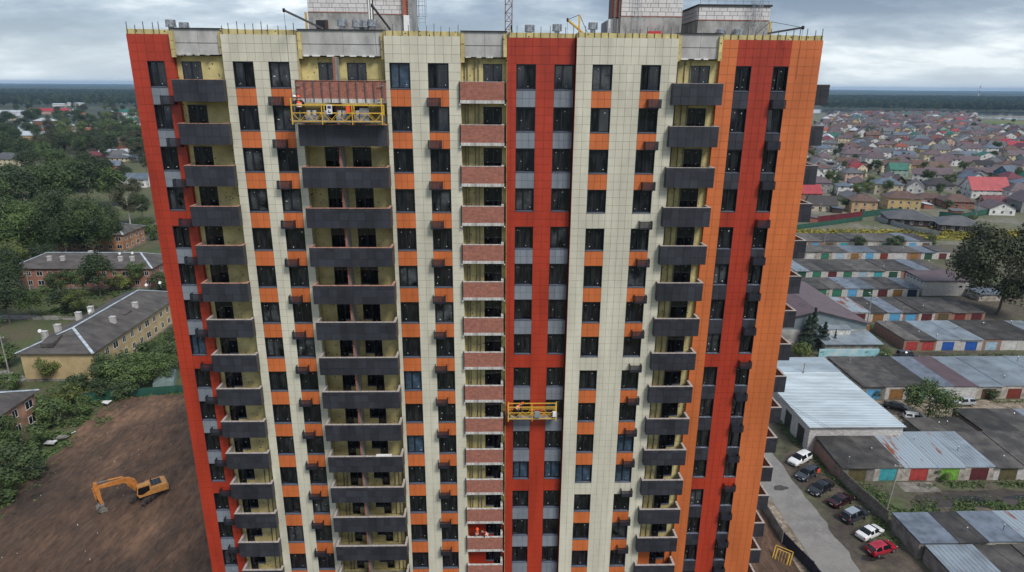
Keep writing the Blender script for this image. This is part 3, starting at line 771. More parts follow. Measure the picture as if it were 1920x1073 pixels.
# things carried on the platforms
BUCK = mat('white_plastic', (.72, .72, .74), .4)
def bucket(x, y, z, label, c=BUCK, h=.30, r=.14):
    o = thing('bucket', label, 'bucket', (x, y, z), group='buckets on the upper yellow platform')
    MB().tube((0, 0, 0), (0, 0, h), r*.85, 12, r).build('pail', c, o); MB().tube((0, 0, h-.03), (0, 0, h), r*1.07, 12).build('rim', c, o)
    h_ = MB(); pts = [(r*math.cos(t), 0, h+.12*math.sin(t)) for t in [i*math.pi/6 for i in range(7)]]
    for a, b in zip(pts, pts[1:]): h_.bar(a, b, .012)
    h_.build('handle', BLACKM, o)
for i, x in enumerate((9.55, 9.95, 10.75, 11.7, 12.05, 12.95)):
    MB().box(x-.2, x+.2, -1.75, -1.45, 57.49, 57.95).build('crate', mat('grey_crate', (.25, .25, .26), .7, .2, 3), None); tag(COL.objects['crate' if i == 0 else 'crate.%03d' % i], ['grey crate under the first white bucket beside the standing worker', 'grey crate under the second white bucket from the worker', 'grey crate just right of the first yellow middle post', 'grey crate right of the white printed bag', 'grey crate left of the orange canister', 'grey crate right of the second yellow middle post'][i], 'crate')
    bucket(x, -1.6, 57.951, ['white bucket nearest to the standing worker', 'second white bucket from the standing worker', 'white bucket just right of the first middle post', 'white bucket right of the printed bag', 'white bucket left of the orange canister', 'white bucket right of the second middle post'][i])
b = MB(); b.box(-.19, .19, -.03, .03, 0, .62); b.box(-.12, .12, -.034, -.031, .36, .54, 1); b.box(-.11, .09, -.034, -.031, .08, .16, 1); b.box(-.08, -.03, -.034, -.031, .16, .28, 1)
o = b.build('cement_bag', [BUCK, mat('dark_print', (.03, .035, .08), .6)], None, (11.15, -2.13, 58.03)); tag(o, 'white bag with dark print hanging over the front rail of the platform', 'bag')
b = MB(); b.box(-.14, .14, -.1, .1, 0, .45); b.box(-.05, .05, -.05, .05, .45, .52)
o = b.build('canister', HIVIS, None, (12.42, -2.0, 58.12)); tag(o, 'orange canister hanging at the rail of the upper platform', 'canister')
b = MB(); b.box(-.32, .32, -.02, .02, 0, .95); o = b.build('board', mat('grey_crate', (.25, .25, .26)), None, (13.5, -1.9, 57.49)); tag(o, 'pale grey board standing on the right part of the upper platform', 'board')
b = MB().box(-.22, .22, -.12, .12, 0, .5); o = b.build('tool_bag', mat('grey_blue_cloth', (.20, .25, .28), .8), None, (26.15, -.46, 33.45)); tag(o, 'grey-blue bag hanging right of the middle post of the lower platform', 'bag')
b = MB().box(-.15, .15, -.1, .1, 0, .45); o = b.build('sack', BUCK, None, (27.6, -.48, 33.5)); tag(o, 'white sack hanging at the right end of the lower platform', 'sack')
# things lying on a balcony: a bag of wool and a white board
zt = 60.25-30
b = MB(); b.tube((0, 0, 0), (0, 0, .5), .28, 9, .36); b.tube((0, 0, .36), (0, 0, .44), .27, 9, mi=1); o = b.build('big_bag', [BUCK, WOOL], None, (11.75, -.75, zt-.9)); tag(o, 'open white bag of wool behind a wide charcoal balcony parapet', 'bag')
b = MB().box(-.65, .65, -.12, .12, 0, .09); o = b.build('white_board', WHITE, None, (13.3, -1.14, zt+.02)); tag(o, 'white board lying on the parapet of the same balcony as the open bag', 'board')
# ------------------------------------------------------------------ ground
def ground_mat(name, cols, scales, rough=0.95, bump=0.4, bsc=0.8, rot=0.0, stretch=(1, 1, 1), wet=False, lohi=(.42, .62), fine=(.7, 1.3)):
    """mix three tones by world-space noises of different sizes"""
    m = bpy.data.materials.new(name); m.use_nodes = True; t = m.node_tree; b = t.nodes['Principled BSDF']; b.inputs['Roughness'].default_value = rough
    g = t.nodes.new('ShaderNodeNewGeometry'); mp_ = t.nodes.new('ShaderNodeMapping'); mp_.inputs['Rotation'].default_value = (0, 0, rot); mp_.inputs['Scale'].default_value = stretch
    t.links.new(g.outputs['Position'], mp_.inputs[0]); prev = None
    for i, (c, s) in enumerate(zip(cols[1:], scales)):
        n = t.nodes.new('ShaderNodeTexNoise'); n.inputs['Scale'].default_value = s; n.inputs['Detail'].default_value = 7; n.inputs['Roughness'].default_value = .62
        t.links.new((mp_ if i % 2 == 0 else g).outputs['Vector' if i % 2 == 0 else 'Position'], n.inputs['Vector'])
        r = t.nodes.new('ShaderNodeMapRange'); r.inputs[1].default_value = lohi[0]; r.inputs[2].default_value = lohi[1]; t.links.new(n.outputs[0], r.inputs[0])
        mx_ = t.nodes.new('ShaderNodeMix'); mx_.data_type = 'RGBA'; t.links.new(r.outputs[0], mx_.inputs[0])
        if prev is None: mx_.inputs[6].default_value = (*cols[0], 1)
        else: t.links.new(prev, mx_.inputs[6])
        mx_.inputs[7].default_value = (*c, 1); prev = mx_.outputs[2]
    n = t.nodes.new('ShaderNodeTexNoise'); n.inputs['Scale'].default_value = bsc; n.inputs['Detail'].default_value = 9; n.inputs['Roughness'].default_value = .7; t.links.new(mp_.outputs[0], n.inputs['Vector'])
    r = t.nodes.new('ShaderNodeMapRange'); r.inputs[1].default_value = .35; r.inputs[2].default_value = .65; r.inputs[3].default_value = fine[0]; r.inputs[4].default_value = fine[1]; t.links.new(n.outputs[0], r.inputs[0])
    vm = t.nodes.new('ShaderNodeVectorMath'); vm.operation = 'SCALE'; t.links.new(prev, vm.inputs[0]); t.links.new(r.outputs[0], vm.inputs['Scale']); t.links.new(vm.outputs[0], b.inputs['Base Color'])
    bp = t.nodes.new('ShaderNodeBump'); bp.inputs['Strength'].default_value = bump; bp.inputs['Distance'].default_value = .4; t.links.new(n.outputs[0], bp.inputs['Height']); t.links.new(bp.outputs[0], b.inputs['Normal'])
    return m
GRASS = ground_mat('grassy_ground', [(.050, .070, .026), (.085, .105, .035), (.10, .085, .05)], (.03, .11), bsc=1.5)
SOIL = ground_mat('dug_brown_soil', [(.135, .076, .046), (.205, .118, .072), (.040, .026, .019), (.085, .052, .035)], (.045, .045, .20), bsc=1.8, lohi=(.44, .60), fine=(.6, 1.4), rot=R(17), stretch=(1, .30, 1), bump=1.0)
MUD = ground_mat('muddy_yard', [(.115, .088, .068), (.066, .085, .030), (.055, .043, .036)], (.09, .16), bsc=1.2, rough=.8)
SAND = ground_mat('sandy_verge', [(.23, .18, .13), (.13, .10, .075), (.30, .25, .19)], (.3, .5), bsc=2)
ASPH = ground_mat('worn_asphalt', [(.215, .205, .19), (.165, .155, .147), (.235, .225, .21)], (.12, .5), bsc=2.5, bump=.02, rough=.6, fine=(.88, 1.12))
YARDG = ground_mat('garage_yard_ground', [(.12, .10, .075), (.070, .100, .032), (.085, .07, .055)], (.05, .13), bsc=1.0)
VILG = ground_mat('village_ground', [(.085, .10, .045), (.20, .18, .16), (.12, .12, .07)], (.035, .08), bsc=.4)
WEED = ground_mat('yellow_weeds', [(.13, .13, .035), (.30, .24, .03), (.07, .09, .03)], (.12, .3), bsc=1.6, bump=1)
FARG = ground_mat('far_ground', [(.035, .050, .030), (.055, .070, .035), (.045, .055, .035)], (.004, .01), bsc=.02)
sheet('ground', [(-14000, -14000), (14000, -14000), (14000, 18000), (-14000, 18000)], -0.008, FARG)
sheet('lawn', [(-460, -300), (66, -300), (66, 560), (-460, 560)], 0.0, GRASS)
sheet('village_ground', [(66, 195), (700, 195), (2600, 1640), (200, 1640), (66, 600)], -0.002, VILG)
sheet('yard', [(66, -120), (420, -120), (420, 199), (66, 199)], 0.0, YARDG)
sheet('weedy_strip', [(125, 206), (330, 206), (345, 223), (125, 229)], 0.006, WEED)
# dug site: a grid with ruts
def dirt_site():
    poly = [(-46, -25), (-49.7, 32.8), (-51.2, 46.8), (-52.8, 63.4), (-50.9, 67.3), (-40.5, 69.6), (20, 71), (61.5, 66), (62.1, 33), (62.1, 10), (62.1, -25)]
    def inside(x, y):
        c = False; n = len(poly)
        for i in range(n):
            (x1, y1), (x2, y2) = poly[i], poly[(i+1) % n]
            if (y1 > y) != (y2 > y) and x < (x2-x1)*(y-y1)/(y2-y1)+x1: c = not c
        return c
    st = .4; nx, ny = int(116/st), int(97/st); vs = []; idx = {}; fs = []
    ca, sa = math.cos(R(17)), math.sin(R(17))
    def TRF(u, v):
        d = 0
        for c0, amp, ph in ((-38, 2.0, 0), (-33, 3.0, 1.3), (-26, 2.0, 2.2), (-20, 4.0, .4), (-48, 2.0, 3.0)):
            c = c0+amp*math.sin(v*.05+ph)
            for s in (-1.2, 1.2):
                e_ = abs(u-c-s)
                if e_ < .45: d += .16*(1-e_/.45)*(.75+.25*math.sin(v*9))
        return d
    for j in range(ny+1):
        for i in range(nx+1):
            x, y = -53.5+i*st, -25+j*st
            u, v = x*ca-y*sa, x*sa+y*ca
            rut = mnoise.noise(Vector((u*.5, v*.04, 3)))*.42+mnoise.noise(Vector((u*1.5, v*.10, 9)))*.22-TRF(u, v)
            big = mnoise.noise(Vector((x*.07, y*.07, 1)))*.8
            lump = mnoise.noise(Vector((x*.8, y*.8, 5)))*.14
            h = max(0.02, .45+rut+big*.4+lump)
            idx[i, j] = len(vs); vs.append((x, y, h))
    used = set()
    for j in range(ny):
        for i in range(nx):
            x, y = -53.5+(i+.5)*st, -25+(j+.5)*st
            if inside(x, y) and not (-2.5 < x < 45.5 and 1.5 < y < 17): fs.append((idx[i, j], idx[i+1, j], idx[i+1, j+1], idx[i, j+1]))
    m = MB(); m.v = vs; m.f = fs; m.m = [0]*len(fs)
    return m.build('dug_soil', SOIL, smooth=True, kind='structure')
dirt_site()
sheet('sand_verge', [(61.6, -60), (64.7, -60), (64.7, 75), (61.6, 75)], .05, SAND)
sheet('mud_strip', [(64.5, -60), (80.2, -60), (78.6, 30), (77.4, 47), (76.2, 60), (76.2, 75), (64.5, 75)], .006, MUD)
# road with frayed edges
m = MB(); pts = []; n = 90
for i in range(n+1):
    y = -60+135*i/n; pts.append((64.75+rnd.uniform(-.1, .1), 70.3+rnd.uniform(-.25, .25)+.18*math.sin(y*.9)+.12*math.sin(y*2.3), y))
vs = [(a, y, .012) for a, b, y in pts]+[(b, y, .012) for a, b, y in pts]
m.add(vs, [(i, n+1+i, n+2+i, i+1) for i in range(n)]); m.build('road', ASPH, kind='structure')
PUD = mat('puddle_water', (.03, .028, .025), .06, .2, .5)
def blob(name, x, y, rx, ry, z, m, n=26, kind='structure', seed=0):
    r = random.Random(seed+int(x*10)); ph = [r.uniform(0, 6.28) for _ in range(3)]
    pts = [(x+rx*math.cos(t)*(1+.22*math.sin(3*t+ph[0])+.12*math.sin(5*t+ph[1])), y+ry*math.sin(t)*(1+.2*math.sin(2*t+ph[2])+.1*math.sin(7*t))) for t in [2*math.pi*i/n for i in range(n)]]
    return sheet(name, pts, z, m, kind=kind)
blob('puddle', 95.5, 33.6, 2.6, .8, .012, PUD); blob('puddle', 104.5, 34.0, 3.0, .7, .012, PUD); blob('puddle', 71.0, 52.5, 1.9, 2.6, .02, PUD)
blob('puddle', 73, 21.3, 1.6, .6, .012, PUD)
WETM = ground_mat('wet_mud', [(.05, .042, .036), (.075, .06, .05)], (.3,), rough=.35)
blob('wet_mud', 98, 33.9, 12, 2.6, .008, WETM, 40); blob('wet_mud', 71.0, 52.5, 3.6, 6.5, .010, ground_mat('algae_mud', [(.06, .06, .035), (.09, .085, .05)], (.4,), rough=.5), 30)
blob('manhole_patch', 67.4, 37.0, 1.2, .7, .016, mat('dark_asphalt_patch', (.06, .058, .055), .8, .2, 2), 18)
sheet('concrete_slab', [(86.5, 35.6), (92.3, 35.6), (92.3, 38.2), (86.5, 38.2)], .02, CONCD)
sheet('garage_lane', [(95, 57.4), (170, 57.4), (170, 65.9), (95, 65.9)], .010, SAND)
sheet('garage_lane', [(119, 82), (175, 82), (175, 90.4), (105, 90.4), (100, 84)], .010, MUD)
for pts in ([(-200, 95), (-84, 82), (-76.5, 78), (-76.5, 75.5), (-84, 78.5), (-200, 90)], [(-124, 118), (-84, 116), (-60, 124), (-60, 121), (-84, 113), (-124, 114.5)], [(-128, 206), (-108, 216), (-60, 252), (-60, 247), (-108, 211), (-128, 201)]):
    sheet('path', pts, .012, mat('path_gravel', (.20, .19, .175), .9, .2, .6))

# ------------------------------------------------------------------ excavator
EXO = mat('excavator_orange', (.60, .28, .07), .5, .10, 2, col2=(.42, .20, .07)); EXB = mat('excavator_boom_orange', (.52, .20, .045), .5, .14, 2); TRK = mat('muddy_track_steel', (.07, .055, .048), .8, .3, 4)
ex = thing('excavator', 'orange crawler excavator digging in the brown soil of the site', 'excavator', (-29.5, 35.1, .60))
ex.scale = (.94, .94, .94)
ha = math.atan2(4.6, 1.5); hb = math.atan2(-3.5, -4.8)
for s in (-1, 1):
    m = MB(); prof = [(-2.1, .25), (-1.9, .03), (1.9, .03), (2.1, .25), (2.2, .5), (2.0, .80), (1.75, .9), (-1.75, .9), (-2.0, .80), (-2.2, .5)]
    m.prism([(a, b) for a, b in prof], 'y', s*1.15-.28, s*1.15+.28)
    t = m.build('track', TRK, ex, None, ha, fix=True)
    sh = MB()
    for i in range(22):
        x = -2.0+4.0*i/21; sh.box(x-.06, x+.06, s*1.15-.30, s*1.15+.30, .9, .94); sh.box(x-.06, x+.06, s*1.15-.30, s*1.15+.30, -.01, .03)
    sh.build('track_shoe', TRK, t, kind='stuff')
    for x in (-1.5, -.75, 0, .75, 1.5): MB().tube((x, s*1.15+s*.285, .3), (x, s*1.15+s*.32, .3), .2, 10).build('roller', BLACKM, t)
MB().box(-.9, .9, -.9, .9, .35, 1.05).build('undercarriage', TRK, ex, None, ha)
up = bpy.data.objects.new('upper_body', None); COL.objects.link(up); up.parent = ex; up.rotation_euler = (0, 0, hb); up.location = (.2, .15, 0)
m = MB(); m.prism([(-2.7, 1.15), (1.5, 1.15), (1.5, 1.45), (.2, 1.6), (.2, 2.25), (-2.5, 2.25), (-2.75, 1.9)], 'y', -1.35, 1.35); m.build('engine_housing', EXO, up, fix=True)
MB().box(-2.9, -2.2, -1.3, 1.3, 1.05, 1.75).build('counterweight', mat('dark_grey_iron', (.04, .04, .045), .6), up)
MB().box(-2.6, 1.45, -1.36, 1.36, 1.0, 1.15).build('chassis', BLACKM, up)
MB().box(-1.9, -.3, -.95, .75, 2.251, 2.36).build('engine_cover', mat('dark_blue_grille', (.03, .045, .06), .4, .2, 6), up)
for i in range(3): MB().box(-1.8+.5*i, -1.5+.5*i, -.85, .65, 2.361, 2.40).build('vent', BLACKM, up)
MB().tube((-.6, -.9, 2.25), (-.6, -.9, 2.75), .07, 8).build('exhaust', BLACKM, up)
cab = MB(); cab.prism([(-.35, 1.2), (1.45, 1.2), (1.75, 1.75), (1.55, 2.95), (1.35, 3.05), (-.25, 3.05), (-.35, 2.9)], 'y', .30, 1.36); cab = cab.build('cab', EXO, up, fix=True)
CG = mat('cab_glass', (.008, .01, .012), .06)
g = MB(); g.prism([(-.1, 2.0), (1.0, 1.55), (1.6, 1.75), (1.45, 2.85), (-.1, 2.85)], 'y', 1.361, 1.37); g.build('side_window', CG, cab, fix=True)
g = MB(); g.prism([(-.1, 2.0), (1.0, 1.6), (1.6, 1.75), (1.45, 2.85), (-.1, 2.85)], 'y', .29, .299); g.build('side_window', CG, cab, fix=True)
g = MB(); g.add([(1.775, .38, 1.80), (1.775, 1.28, 1.80), (1.58, 1.28, 2.9), (1.58, .38, 2.9)], [(0, 1, 2, 3)]); g.build('windscreen', CG, cab)
bm_ = MB(); bm_.prism([(.7, 1.35), (1.15, 1.25), (2.35, 3.25), (3.0, 3.75), (6.35, 4.05), (6.35, 4.45), (3.0, 4.55), (2.2, 4.35), (1.5, 3.7)], 'y', -.52, -.10); bm_ = bm_.build('boom', EXB, up, fix=True)
MB().box(3.1, 4.3, -.525, -.52, 4.0, 4.2).build('nameplate', BLACKM, bm_)
MB().bar((1.3, -.65, 1.35), (2.6, -.65, 3.4), .14).build('lift_cylinder', EXB, bm_); MB().bar((1.3, .03, 1.35), (2.6, .03, 3.4), .14).build('lift_cylinder', EXB, bm_)
MB().tube((3.0, -.31, 4.75), (5.0, -.31, 4.95), .12, 10).build('stick_cylinder', EXB, bm_); MB().tube((5.0, -.31, 4.95), (6.5, -.31, 5.05), .05, 8).build('piston_rod', STEEL, bm_)
st = MB(); st.prism([(6.25, 3.9), (6.3, 4.5), (6.45, 5.2), (6.85, 5.2), (7.0, 4.4), (6.55, 1.4), (6.15, 1.4)], 'y', -.48, -.14); st = st.build('stick', EXB, up, fix=True)
MB().tube((7.1, -.31, 4.4), (6.9, -.31, 2.3), .10, 8).build('bucket_cylinder', EXB, st); MB().bar((6.85, -.31, 2.3), (6.5, -.31, 1.2), .10).build('linkage', BLACKM, st)
bk = MB(); bk.prism([(6.05, 1.35), (6.75, 1.30), (7.15, .85), (7.05, .30), (6.55, .02), (6.0, .0), (5.9, .08), (6.5, .25), (6.85, .55), (6.75, .9), (6.35, 1.1)], 'y', -.95, .33, 0)
bk.add([(6.05, -.95, 1.35), (6.75, -.95, 1.3), (7.15, -.95, .85), (7.05, -.95, .3), (6.55, -.95, .02), (6.0, -.95, 0)], [tuple(range(6))]); bk.add([(6.05, .33, 1.35), (6.75, .33, 1.3), (7.15, .33, .85), (7.05, .33, .3), (6.55, .33, .02), (6.0, .33, 0)], [tuple(range(6))])
bk = bk.build('bucket', mat('worn_bucket_steel', (.22, .20, .18), .6, .3, 3), up, fix=True)
for i in range(5): MB().box(5.75, 6.0, -.9+.28*i, -.8+.28*i, -.02, .06).build('tooth', STEEL, bk)

# ------------------------------------------------------------------ cars
CARGL = mat('car_window_glass', (.008, .010, .012), .06); TYRE = mat('tyre_rubber', (.015, .015, .016), .8); RIM = mat('alloy_rim', (.35, .36, .37), .3, metal=.6)
LAMPW = mat('clear_headlight', (.6, .62, .64), .15); LAMPR = mat('red_tail_light', (.35, .01, .01), .2); PLATE = mat('number_plate', (.65, .65, .65), .5)
def paint(name, c): return mat(name, c, .25, .03, 1, coat=.6, spec=.5)
PROF = {  # stations: x, sill, belt/bonnet height, roof height (same = no glasshouse), half width
 'sedan': [(-2.25, .45, .75, .75, .70), (-2.2, .25, .92, .92, .82), (-1.7, .2, .98, .98, .87), (-1.45, .2, .97, 1.0, .88), (-.75, .2, .95, 1.38, .89), (-.3, .2, .94, 1.44, .89), (.3, .2, .92, 1.43, .89), (.6, .2, .92, 1.36, .89), (1.25, .2, .93, .96, .88), (1.8, .2, .84, .84, .87), (2.15, .25, .72, .72, .80), (2.25, .35, .60, .60, .68)],
 'hatch': [(-2.1, .45, .8, .8, .72), (-2.05, .25, .98, 1.0, .82), (-1.8, .2, 1.02, 1.36, .87), (-1.4, .2, 1.0, 1.46, .89), (-.5, .2, .96, 1.50, .90), (.3, .2, .93, 1.47, .90), (.55, .2, .93, 1.40, .90), (1.25, .2, .95, .98, .88), (1.75, .2, .86, .86, .87), (2.1, .25, .72, .72, .80), (2.2, .35, .58, .58, .68)],
 'suv': [(-2.3, .5, .9, .9, .78), (-2.25, .32, 1.12, 1.15, .86), (-2.05, .28, 1.14, 1.55, .90), (-1.7, .28, 1.12, 1.66, .92), (-.5, .28, 1.10, 1.70, .93), (.35, .28, 1.06, 1.67, .93), (.6, .28, 1.05, 1.60, .93), (1.2, .28, 1.07, 1.10, .92), (1.8, .28, 1.0, 1.0, .90), (2.2, .3, .86, .86, .84), (2.32, .4, .68, .68, .72)],
}
def car_meshes(kind):
    S = PROF[kind]
    def ring(s):
        x, zb, bl, rf, w = s; g = rf-bl
        if g > .08: wr = w*(.93-.24*min(1, g/.5)); half = [(w*.86, zb), (w*.985, zb+.12), (w, .55 if bl > .6 else bl*.8), (w*.985, bl-.08), (w*.94, bl), (wr, rf-.05), (wr*.86, rf), (wr*.4, rf+.025)]
        else: half = [(w*.86, zb), (w*.985, zb+.12), (w, min(.55, bl*.75)), (w*.985, bl-.10), (w*.92, bl-.02), (w*.82, bl+.005), (w*.66, bl+.02), (w*.3, bl+.035)]
        return [(x, -y, z) for y, z in half]+[(x, y, z) for y, z in reversed(half)]
    # densify stations
    D = []
    for a, b in zip(S, S[1:]):
        n = 3 if b[0]-a[0] > .3 else 1
        for i in range(n): D.append(tuple(a[j]+(b[j]-a[j])*i/n for j in range(5)))
    D.append(S[-1]); rings = [ring(s) for s in D]; n = 16
    m = MB(); m.v = [p for r in rings for p in r]
    for i in range(len(D)-1):
        for j in range(n): m.f.append((i*n+j, i*n+(j+1) % n, (i+1)*n+(j+1) % n, (i+1)*n+j))
    m.f.append(tuple(range(n))); m.f.append(tuple((len(D)-1)*n+j for j in range(n))); m.m = [0]*len(m.f)
    def patch(sel, off=.012):
        g = MB(); 
        for i, js in sel:
            for j in js:
                q = [Vector(rings[i][j]), Vector(rings[i][(j+1) % n]), Vector(rings[i+1][(j+1) % n]), Vector(rings[i+1][j])]
                nr = (q[1]-q[0]).cross(q[3]-q[0]).normalized(); c = sum(q, Vector())/4
                if nr.dot(c-Vector((c.x*.6, 0, .8))) < 0: nr = -nr
                g.add([p+nr*off for p in q], [(0, 1, 2, 3)])
        return g
    gl = [i for i in range(len(D)-1) if min(D[i][3]-D[i][2], D[i+1][3]-D[i+1][2]) > .28]
    ramp_f = [i for i in range(len(D)-1) if D[i][0] > 0 and D[i][3]-D[i+1][3] > .05 and D[i+1][3]-D[i+1][2] > -.01 and D[i][3]-D[i][2] > .06 and D[i][0] < 1.3]
    ramp_r = [i for i in range(len(D)-1) if D[i+1][0] < 0 and D[i+1][3]-D[i][3] > .045 and D[i+1][3]-D[i+1][2] > .1]
    mid = len(gl)//2
    sl = patch([(i, [4]) for k_, i in enumerate(gl) if k_ != mid]); sr = patch([(i, [10]) for k_, i in enumerate(gl) if k_ != mid])
    wf = patch([(i, [5, 6, 7, 8, 9]) for i in ramp_f]); wr_ = patch([(i, [5, 6, 7, 8, 9]) for i in ramp_r])
    res = dict(body=m.mesh('body', [], fix=True), left=sl.mesh('side_window', CARGL), right=sr.mesh('side_window', CARGL), front=wf.mesh('windscreen', CARGL), rear=wr_.mesh('rear_window', CARGL))
    for p in res['body'].polygons: p.use_smooth = len(p.vertices) == 4
    hs = S[-2][2]; rs = S[1][2]; xf = S[-1][0]; xr = S[0][0]
    res['hl'] = MB().box(-.16, .10, -.17, .17, -.06, .07).mesh('headlight', LAMPW); res['tl'] = MB().box(-.05, .08, -.14, .14, -.07, .09).mesh('tail_light', LAMPR)
    res['plate'] = MB().box(-.012, .012, -.26, .26, -.055, .055).mesh('number_plate', PLATE); res['grille'] = MB().box(-.03, .03, -.45, .45, -.09, .09).mesh('grille', BLACKM)
    res['tyre'] = MB().tube((0, -.11, 0), (0, .11, 0), .33, 18).mesh('wheel', TYRE); res['rim'] = MB().tube((0, -.118, 0), (0, .118, 0), .21, 10).mesh('rim', RIM)
    res['mirror'] = MB().box(-.07, .07, -.10, .10, -.06, .06).mesh('mirror', BLACKM)
    res['dim'] = (xf, xr, hs, rs, S); return res
CM = {k: car_meshes(k) for k in PROF}
def car(kind, pm, x, y, head, label, group=None, z=0.01, scale=1.0, extra=None):
    c = CM[kind]; o = thing('parked_car', label, 'car', (x, y, z), head, group); o.scale = (scale,)*3
    bd = c['body'].copy(); bd.materials.clear(); bd.materials.append(pm); put(bd, 'body', o)
    for k in ('left', 'right'): put(c[k], 'side_window', o)
    put(c['front'], 'windscreen', o); put(c['rear'], 'rear_window', o)
    xf, xr, hs, rs, S = c['dim']; w = S[4][4]
    for s in (-1, 1):
        put(c['hl'], 'headlight', o, (xf-.10, s*.58, hs-.12), (0, 0, -s*.35)); put(c['tl'], 'tail_light', o, (xr+.03, s*.64, rs-.14), (0, 0, s*.3))
        put(c['mirror'], 'mirror', o, (.72, s*(w+.07), S[5][2]+.06))
        for xx in (-1.32, 1.38):
            t = put(c['tyre'], 'wheel', o, (xx, s*(w-.09), .33)); put(c['rim'], 'rim', t)
    put(c['plate'], 'number_plate', o, (xf+.01, 0, .42)); put(c['plate'], 'number_plate', o, (xr-.02, 0, .62)); put(c['grille'], 'grille', o, (xf-.02, 0, .55))
    return o
hL = math.atan2(-3.4, -5.3); hR = math.atan2(2.5, 5.0)
G_ = 'cars parked in a row on the mud beside the road'
car('suv', paint('white_car_paint', (.70, .71, .72)), 73.7, 44.1, hL, 'white crossover at the top of the parked row, nose to the road', G_)
c2_ = car('suv', paint('graphite_car_paint', (.035, .04, .05)), 73.0, 39.9, hL, 'dark grey crossover with an orange rear side, second in the row', G_, scale=.95)
MB().box(-2.2, -1.35, -.945, .945, .62, 1.25).build('orange_rear_panel', paint('orange_car_paint', (.75, .10, .03)), c2_)
car('sedan', paint('black_car_paint', (.012, .012, .015)), 73.4, 36.1, hL, 'black saloon car with pale number plate, nose to the road', G_, scale=1.06)
car('sedan', paint('burgundy_car_paint', (.028, .004, .009)), 74.9, 33.0, hR, 'dark burgundy saloon car between the black saloon and a grey crossover', G_)
c5 = car('suv', paint('dark_grey_car_paint', (.03, .034, .042)), 75.0, 29.4, hR, 'dark grey crossover with silvery roof and red tail lights', G_)
MB().box(-1.7, .2, -.6, .6, 1.70, 1.735).build('roof_panel', paint('silver_roof_paint', (.28, .32, .36)), c5)
car('sedan', paint('white_car_paint', (.70, .71, .72)), 75.2, 25.7, hR, 'white saloon car with black rear window, tail to the road', G_, scale=.98)
car('hatch', paint('red_car_paint', (.34, .012, .03)), 74.9, 22.5, hR-.12, 'cherry red hatchback at the bottom of the parked row', G_)
car('sedan', paint('black_car_paint', (.012, .012, .015)), 101.3, 62.3, R(-35), 'black saloon parked behind the corner of the big metal roof', 'cars in the garage lanes', .02)
car('suv', paint('silver_car_paint', (.36, .38, .40)), 115.6, 63.9, R(180), 'silver estate car with dark lower side beside the round bush', 'cars in the garage lanes', .02, .95)
car('sedan', paint('black_car_paint', (.012, .012, .015)), 114.3, 65.0+.9, R(185), 'black car hidden behind the silver estate car', 'cars in the garage lanes', .02) if False else None
car('suv', paint('graphite_car_paint', (.035, .04, .05)), 119.0, 87.2, R(-8), 'dark off-road car standing below the brick garage corner', 'cars in the garage lanes', .02)
car('hatch', paint('white_car_paint', (.70, .71, .72)), 102.3, 57.9, R(-20), 'white car almost hidden beside the metal-roofed garage', 'cars in the garage lanes', .02)

# ------------------------------------------------------------------ concrete fence, site fence, yellow frame
def panel_fence(name, label, pts, h, m, pw=2.5, post=None, relief=False, cat='fence', pname='fence_panel'):
    o = thing(name, label, cat, (pts[0][0], pts[0][1], 0)); b0 = Vector((pts[0][0], pts[0][1], 0))
    for (x0, y0), (x1, y1) in zip(pts, pts[1:]):
        a = Vector((x0, y0, 0))-b0; b = Vector((x1, y1, 0))-b0; Ln = (b-a).length; n = max(1, round(Ln/pw)); d = (b-a)/Ln; ang = math.atan2(d.y, d.x); w = Ln/n
        key = (name, round(w, 2), h)
        if key not in PFC:
            p = MB(); p.box(.03, w-.03, -.035, .035, 0.03, h)
            if relief:
                for i in range(4):
                    for j in range(3):
                        cx_ = .03+(w-.06)*(i+.5)/4; cz = .1+(h-.2)*(j+.5)/3; r_ = min(w/10, h/8)
                        for s in (-1, 1): p.add([(cx_-r_, s*.036, cz), (cx_, s*.036, cz-r_), (cx_+r_, s*.036, cz), (cx_, s*.036, cz+r_), (cx_, s*.085, cz)], [(0, 1, 4), (1, 2, 4), (2, 3, 4), (3, 0, 4)])
            PFC[key] = (p.mesh(pname, m), MB().box(-.06, .06, -.07, .07, 0, h+.08).mesh('post', post or m))
        for i in range(n):
            q = a+d*(w*i); put(PFC[key][0], pname, o, q, (R(rnd.gauss(0, .7)), 0, ang)); put(PFC[key][1], 'post', o, q, (0, 0, ang))
        put(PFC[key][1], 'post', o, b, (0, 0, ang))
    return o
PFC = {}
FENCEC = mat('old_fence_concrete', (.22, .20, .17), .9, .3, 1.5, objvar=.12, col2=(.12, .11, .095))
panel_fence('concrete_fence', 'old concrete panel fence with diamond relief behind the parked cars', [(77.5, 40.2), (78.0, 34.5), (79.0, 28.0)], 2.3, FENCEC, 2.6, relief=True)
GREENF = mat('green_profiled_sheet', (.022, .085, .062), .5, .1, 1, objvar=.08)
panel_fence('green_fence', 'dark green sheet-metal fence along the far edge of the soil', [(-58, 66.6), (-54.8, 67.6), (-38, 70.6), (-20, 72.5)], 2.0, GREENF, 2.0)
panel_fence('site_wall', 'low grey concrete site wall beside the sandy verge', [(62.3, 34.2), (62.25, 24.5)], 1.9, CONCD, 3.0)
panel_fence('tarpaulin_fence', 'dark blue tarpaulin hoarding at the bottom right of the tower', [(62.25, 24.2), (63.6, 18.6), (64.0, 8)], 1.8, mat('navy_tarpaulin', (.015, .022, .045), .6, .2, 2), 1.8)
yf_ = thing('steel_barrier', 'yellow-painted steel barrier leaning in the soil by the site wall', 'frame', (60.6, 20.8, .5), (R(55), 0, R(-40)))
